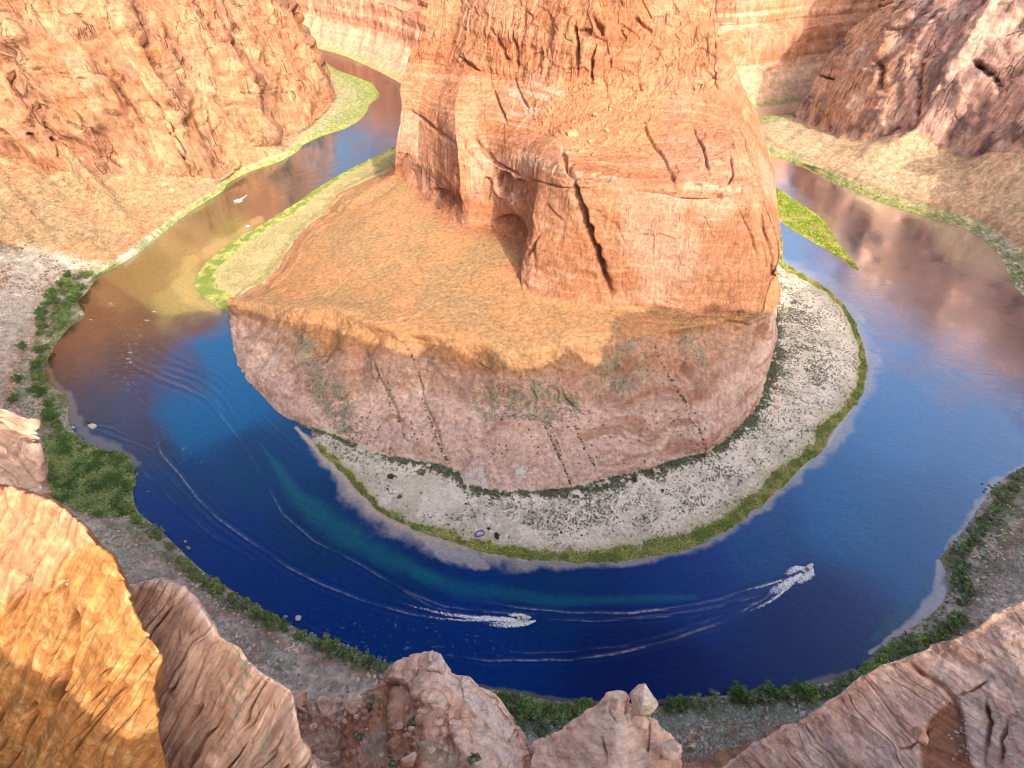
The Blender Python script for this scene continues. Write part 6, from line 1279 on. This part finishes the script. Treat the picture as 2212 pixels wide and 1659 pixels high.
foam_strip([([(1142, 1340), (1118, 1341), (1080, 1338), (1020, 1334), (960, 1326), (900, 1312), (850, 1296)], [2, 4.5, 4.2, 3.4, 2.8, 2.2, 1], [.2, .5, .4, .25, .15, .1, .05]),
            ([(1158, 1341), (1140, 1346), (1110, 1350), (1080, 1349), (1040, 1346)], [1.5, 5.5, 5.5, 5, 1.5], [.3, .6, .5, .3, .1]), ([(1140, 1332), (1120, 1329), (1100, 1328), (1090, 1330)], [2, 4, 4, 1], [.5, .8, .4, .1]),
            ([(1060, 1341), (1000, 1340), (950, 1336), (905, 1328)], [1.5, 2.2, 2.0, 1.2], [.2, .2, .15, .1])], 'long white double wake behind the boat in the lower middle', 5)
foam_strip([([(1734, 1240), (1720, 1248), (1700, 1261), (1675, 1276), (1650, 1288)], [3, 5.5, 7, 6, 2], [.4, .5, .4, .3, .1]),
            ([(1740, 1226), (1720, 1229), (1705, 1237), (1693, 1244)], [1.5, 5.5, 5, 2], [.6, .9, .4, .1]), ([(1756, 1228), (1752, 1240), (1735, 1250), (1712, 1262)], [1.5, 6.5, 6, 2], [.7, .9, .5, .1]),
            ([(1716, 1258), (1690, 1280), (1660, 1302), (1630, 1317), (1605, 1328)], [1.5, 2.2, 2.6, 2.2, 1], [.2, .3, .25, .15, .05]), ([(1690, 1252), (1660, 1263), (1630, 1271), (1595, 1279)], [1, 2.0, 2.2, 1.2], [.15, .2, .15, .05])], 'broad fan of white foam behind the right-hand boat', 9)
foam_strip([([(510, 436), (520, 431), (530, 424), (539, 419)], [2.4, 2.4, 1.8, .6], [.5, .4, .25, .1]), ([(513, 438), (520, 436), (526, 431)], [.8, 1.6, .6], [.4, .4, .1])], 'short white streak behind the small boat on the upper left reach', 13)
# rafts drawn up at the camp
M_blue = plain('violet raft fabric', (.10, .09, .34), .5); M_lil = plain('pale lilac cover', (.55, .56, .74), .6)
def raft(loc, rz, L, Wd, mt, mc, label, cat='raft', gear=True):
    e = empty('raft', loc, label, cat, None, rz)
    pts = []; 
    for k in range(28):
        a = 6.283*k/28; pts.append((L/2*math.copysign(abs(math.cos(a))**.7, math.cos(a)), Wd/2*math.copysign(abs(math.sin(a))**.7, math.sin(a)), .35))
    pts.append(pts[0]); V, Fc = tube(pts, [.32]*len(pts), 8); raw_obj('tube', V, Fc, mt, e, smooth=True)
    bm = bmesh.new(); bxm(bm, (0, 0, .3), (L*.72, Wd*.6, .18)); bxm(bm, (-L*.05, 0, .55), (L*.35, Wd*.5, .35), taper=.85); bmo('cover', bm, mc, e)
    if gear:
        bm = bmesh.new(); bxm(bm, (L*.3, Wd*.1, .6), (.5, .6, .4), rz=.4); bxm(bm, (-L*.32, -Wd*.1, .55), (.45, .5, .35), rz=-.3); bmo('gear', bm, M_dark, e)
    return e
raft(on_point(1036, 1154)+np.array([0, 0, .0]), .35, 5.6, 3.4, M_blue, M_lil, 'violet and lilac raft beached on pale sand at the camp')
raft(on_point(872, 1118)+np.array([0, 0, .1]), .1, 4.2, 1.1, plain('pale green kayak', (.30, .48, .38), .5), M_dark, 'slim pale green kayak lying in the shore grass', 'kayak', False)
raft(Z(535, 489, .05), .4, 3.4, 1.6, M_white, M_canv, 'tiny white dinghy drifting on the upper left reach', 'dinghy', False)
# mooring buoy
e = empty('buoy', Z(1045, 1204, 0), 'small white buoy floating off the shoal below the camp', 'buoy')
bm = bmesh.new(); bmesh.ops.create_uvsphere(bm, u_segments=14, v_segments=10, radius=.55); bmo('float', bm, M_white, e).location = (0, 0, .2); bm = bmesh.new(); bxm(bm, (0, 0, .95), (.08, .08, .6)); bmo('mast', bm, M_dark, e)
# fire boxes and a post on the sand
M_iron = plain('black iron', (.015, .015, .016), .6)
for a, b, lab in ((837, 1056, 'small black fire box on the sand below the large dark bush'), (910, 1066, 'small black fire box on open sand below the timber shelter'), (1006, 1090, 'small black fire box at the middle of the open sand'), (1110, 1081, 'small black fire box on sand under the white rock patch'), (1255, 1062, 'small black fire box at the foot of the slickrock'), (1098, 1162, 'small black fire box right of the round dark bush at camp'), (965, 1113, 'small black fire box near the left shore path')):
    e = empty('fire_box', on_point(a, b), lab, 'fire box'); bm = bmesh.new(); bxm(bm, (0, 0, .45), (.9, .9, .5)); r_ = bmesh.ops.create_cube(bm, size=1)
    for v in r_['verts']: v.co = Vector((v.co.x*.96, v.co.y*.96, v.co.z*.05+.73))
    bmo('box', bm, M_iron, e); bm = bmesh.new(); bxm(bm, (0, 0, .1), (.3, .3, .25)); bmo('stand', bm, M_steel, e)
e = empty('marker_post', on_point(1046, 1175), 'thin dark post on the shore below the beached raft', 'post'); bm = bmesh.new(); bxm(bm, (0, 0, .8), (.22, .22, 1.7), taper=.8); bmo('post', bm, M_dark, e); bm = bmesh.new(); bxm(bm, (0, 0, 1.7), (.42, .12, .35)); bmo('plate', bm, M_iron, e)
e = empty('timber_shelter', on_point(927, 1010), 'small tan timber shelter on the sand under the slickrock', 'shelter', rz=.15)
bm = bmesh.new(); bxm(bm, (0, 0, 2.2), (2.9, 2.0, .14)); bmo('roof', bm, plain('tan roof', (.62, .50, .34), .8), e)
for sx in (-1.2, 1.2):
    for sy in (-.8, .8): bm = bmesh.new(); bxm(bm, (sx, sy, 1.05), (.14, .14, 2.2)); bmo('post', bm, M_wood, e)
bm = bmesh.new(); bxm(bm, (0, 0, .75), (1.7, .8, .08)); bxm(bm, (0, .7, .42), (1.7, .3, .06)); bxm(bm, (0, -.7, .42), (1.7, .3, .06)); bxm(bm, (-.6, 0, .35), (.1, 1.3, .7)); bxm(bm, (.6, 0, .35), (.1, 1.3, .7)); bmo('table', bm, M_wood, e)
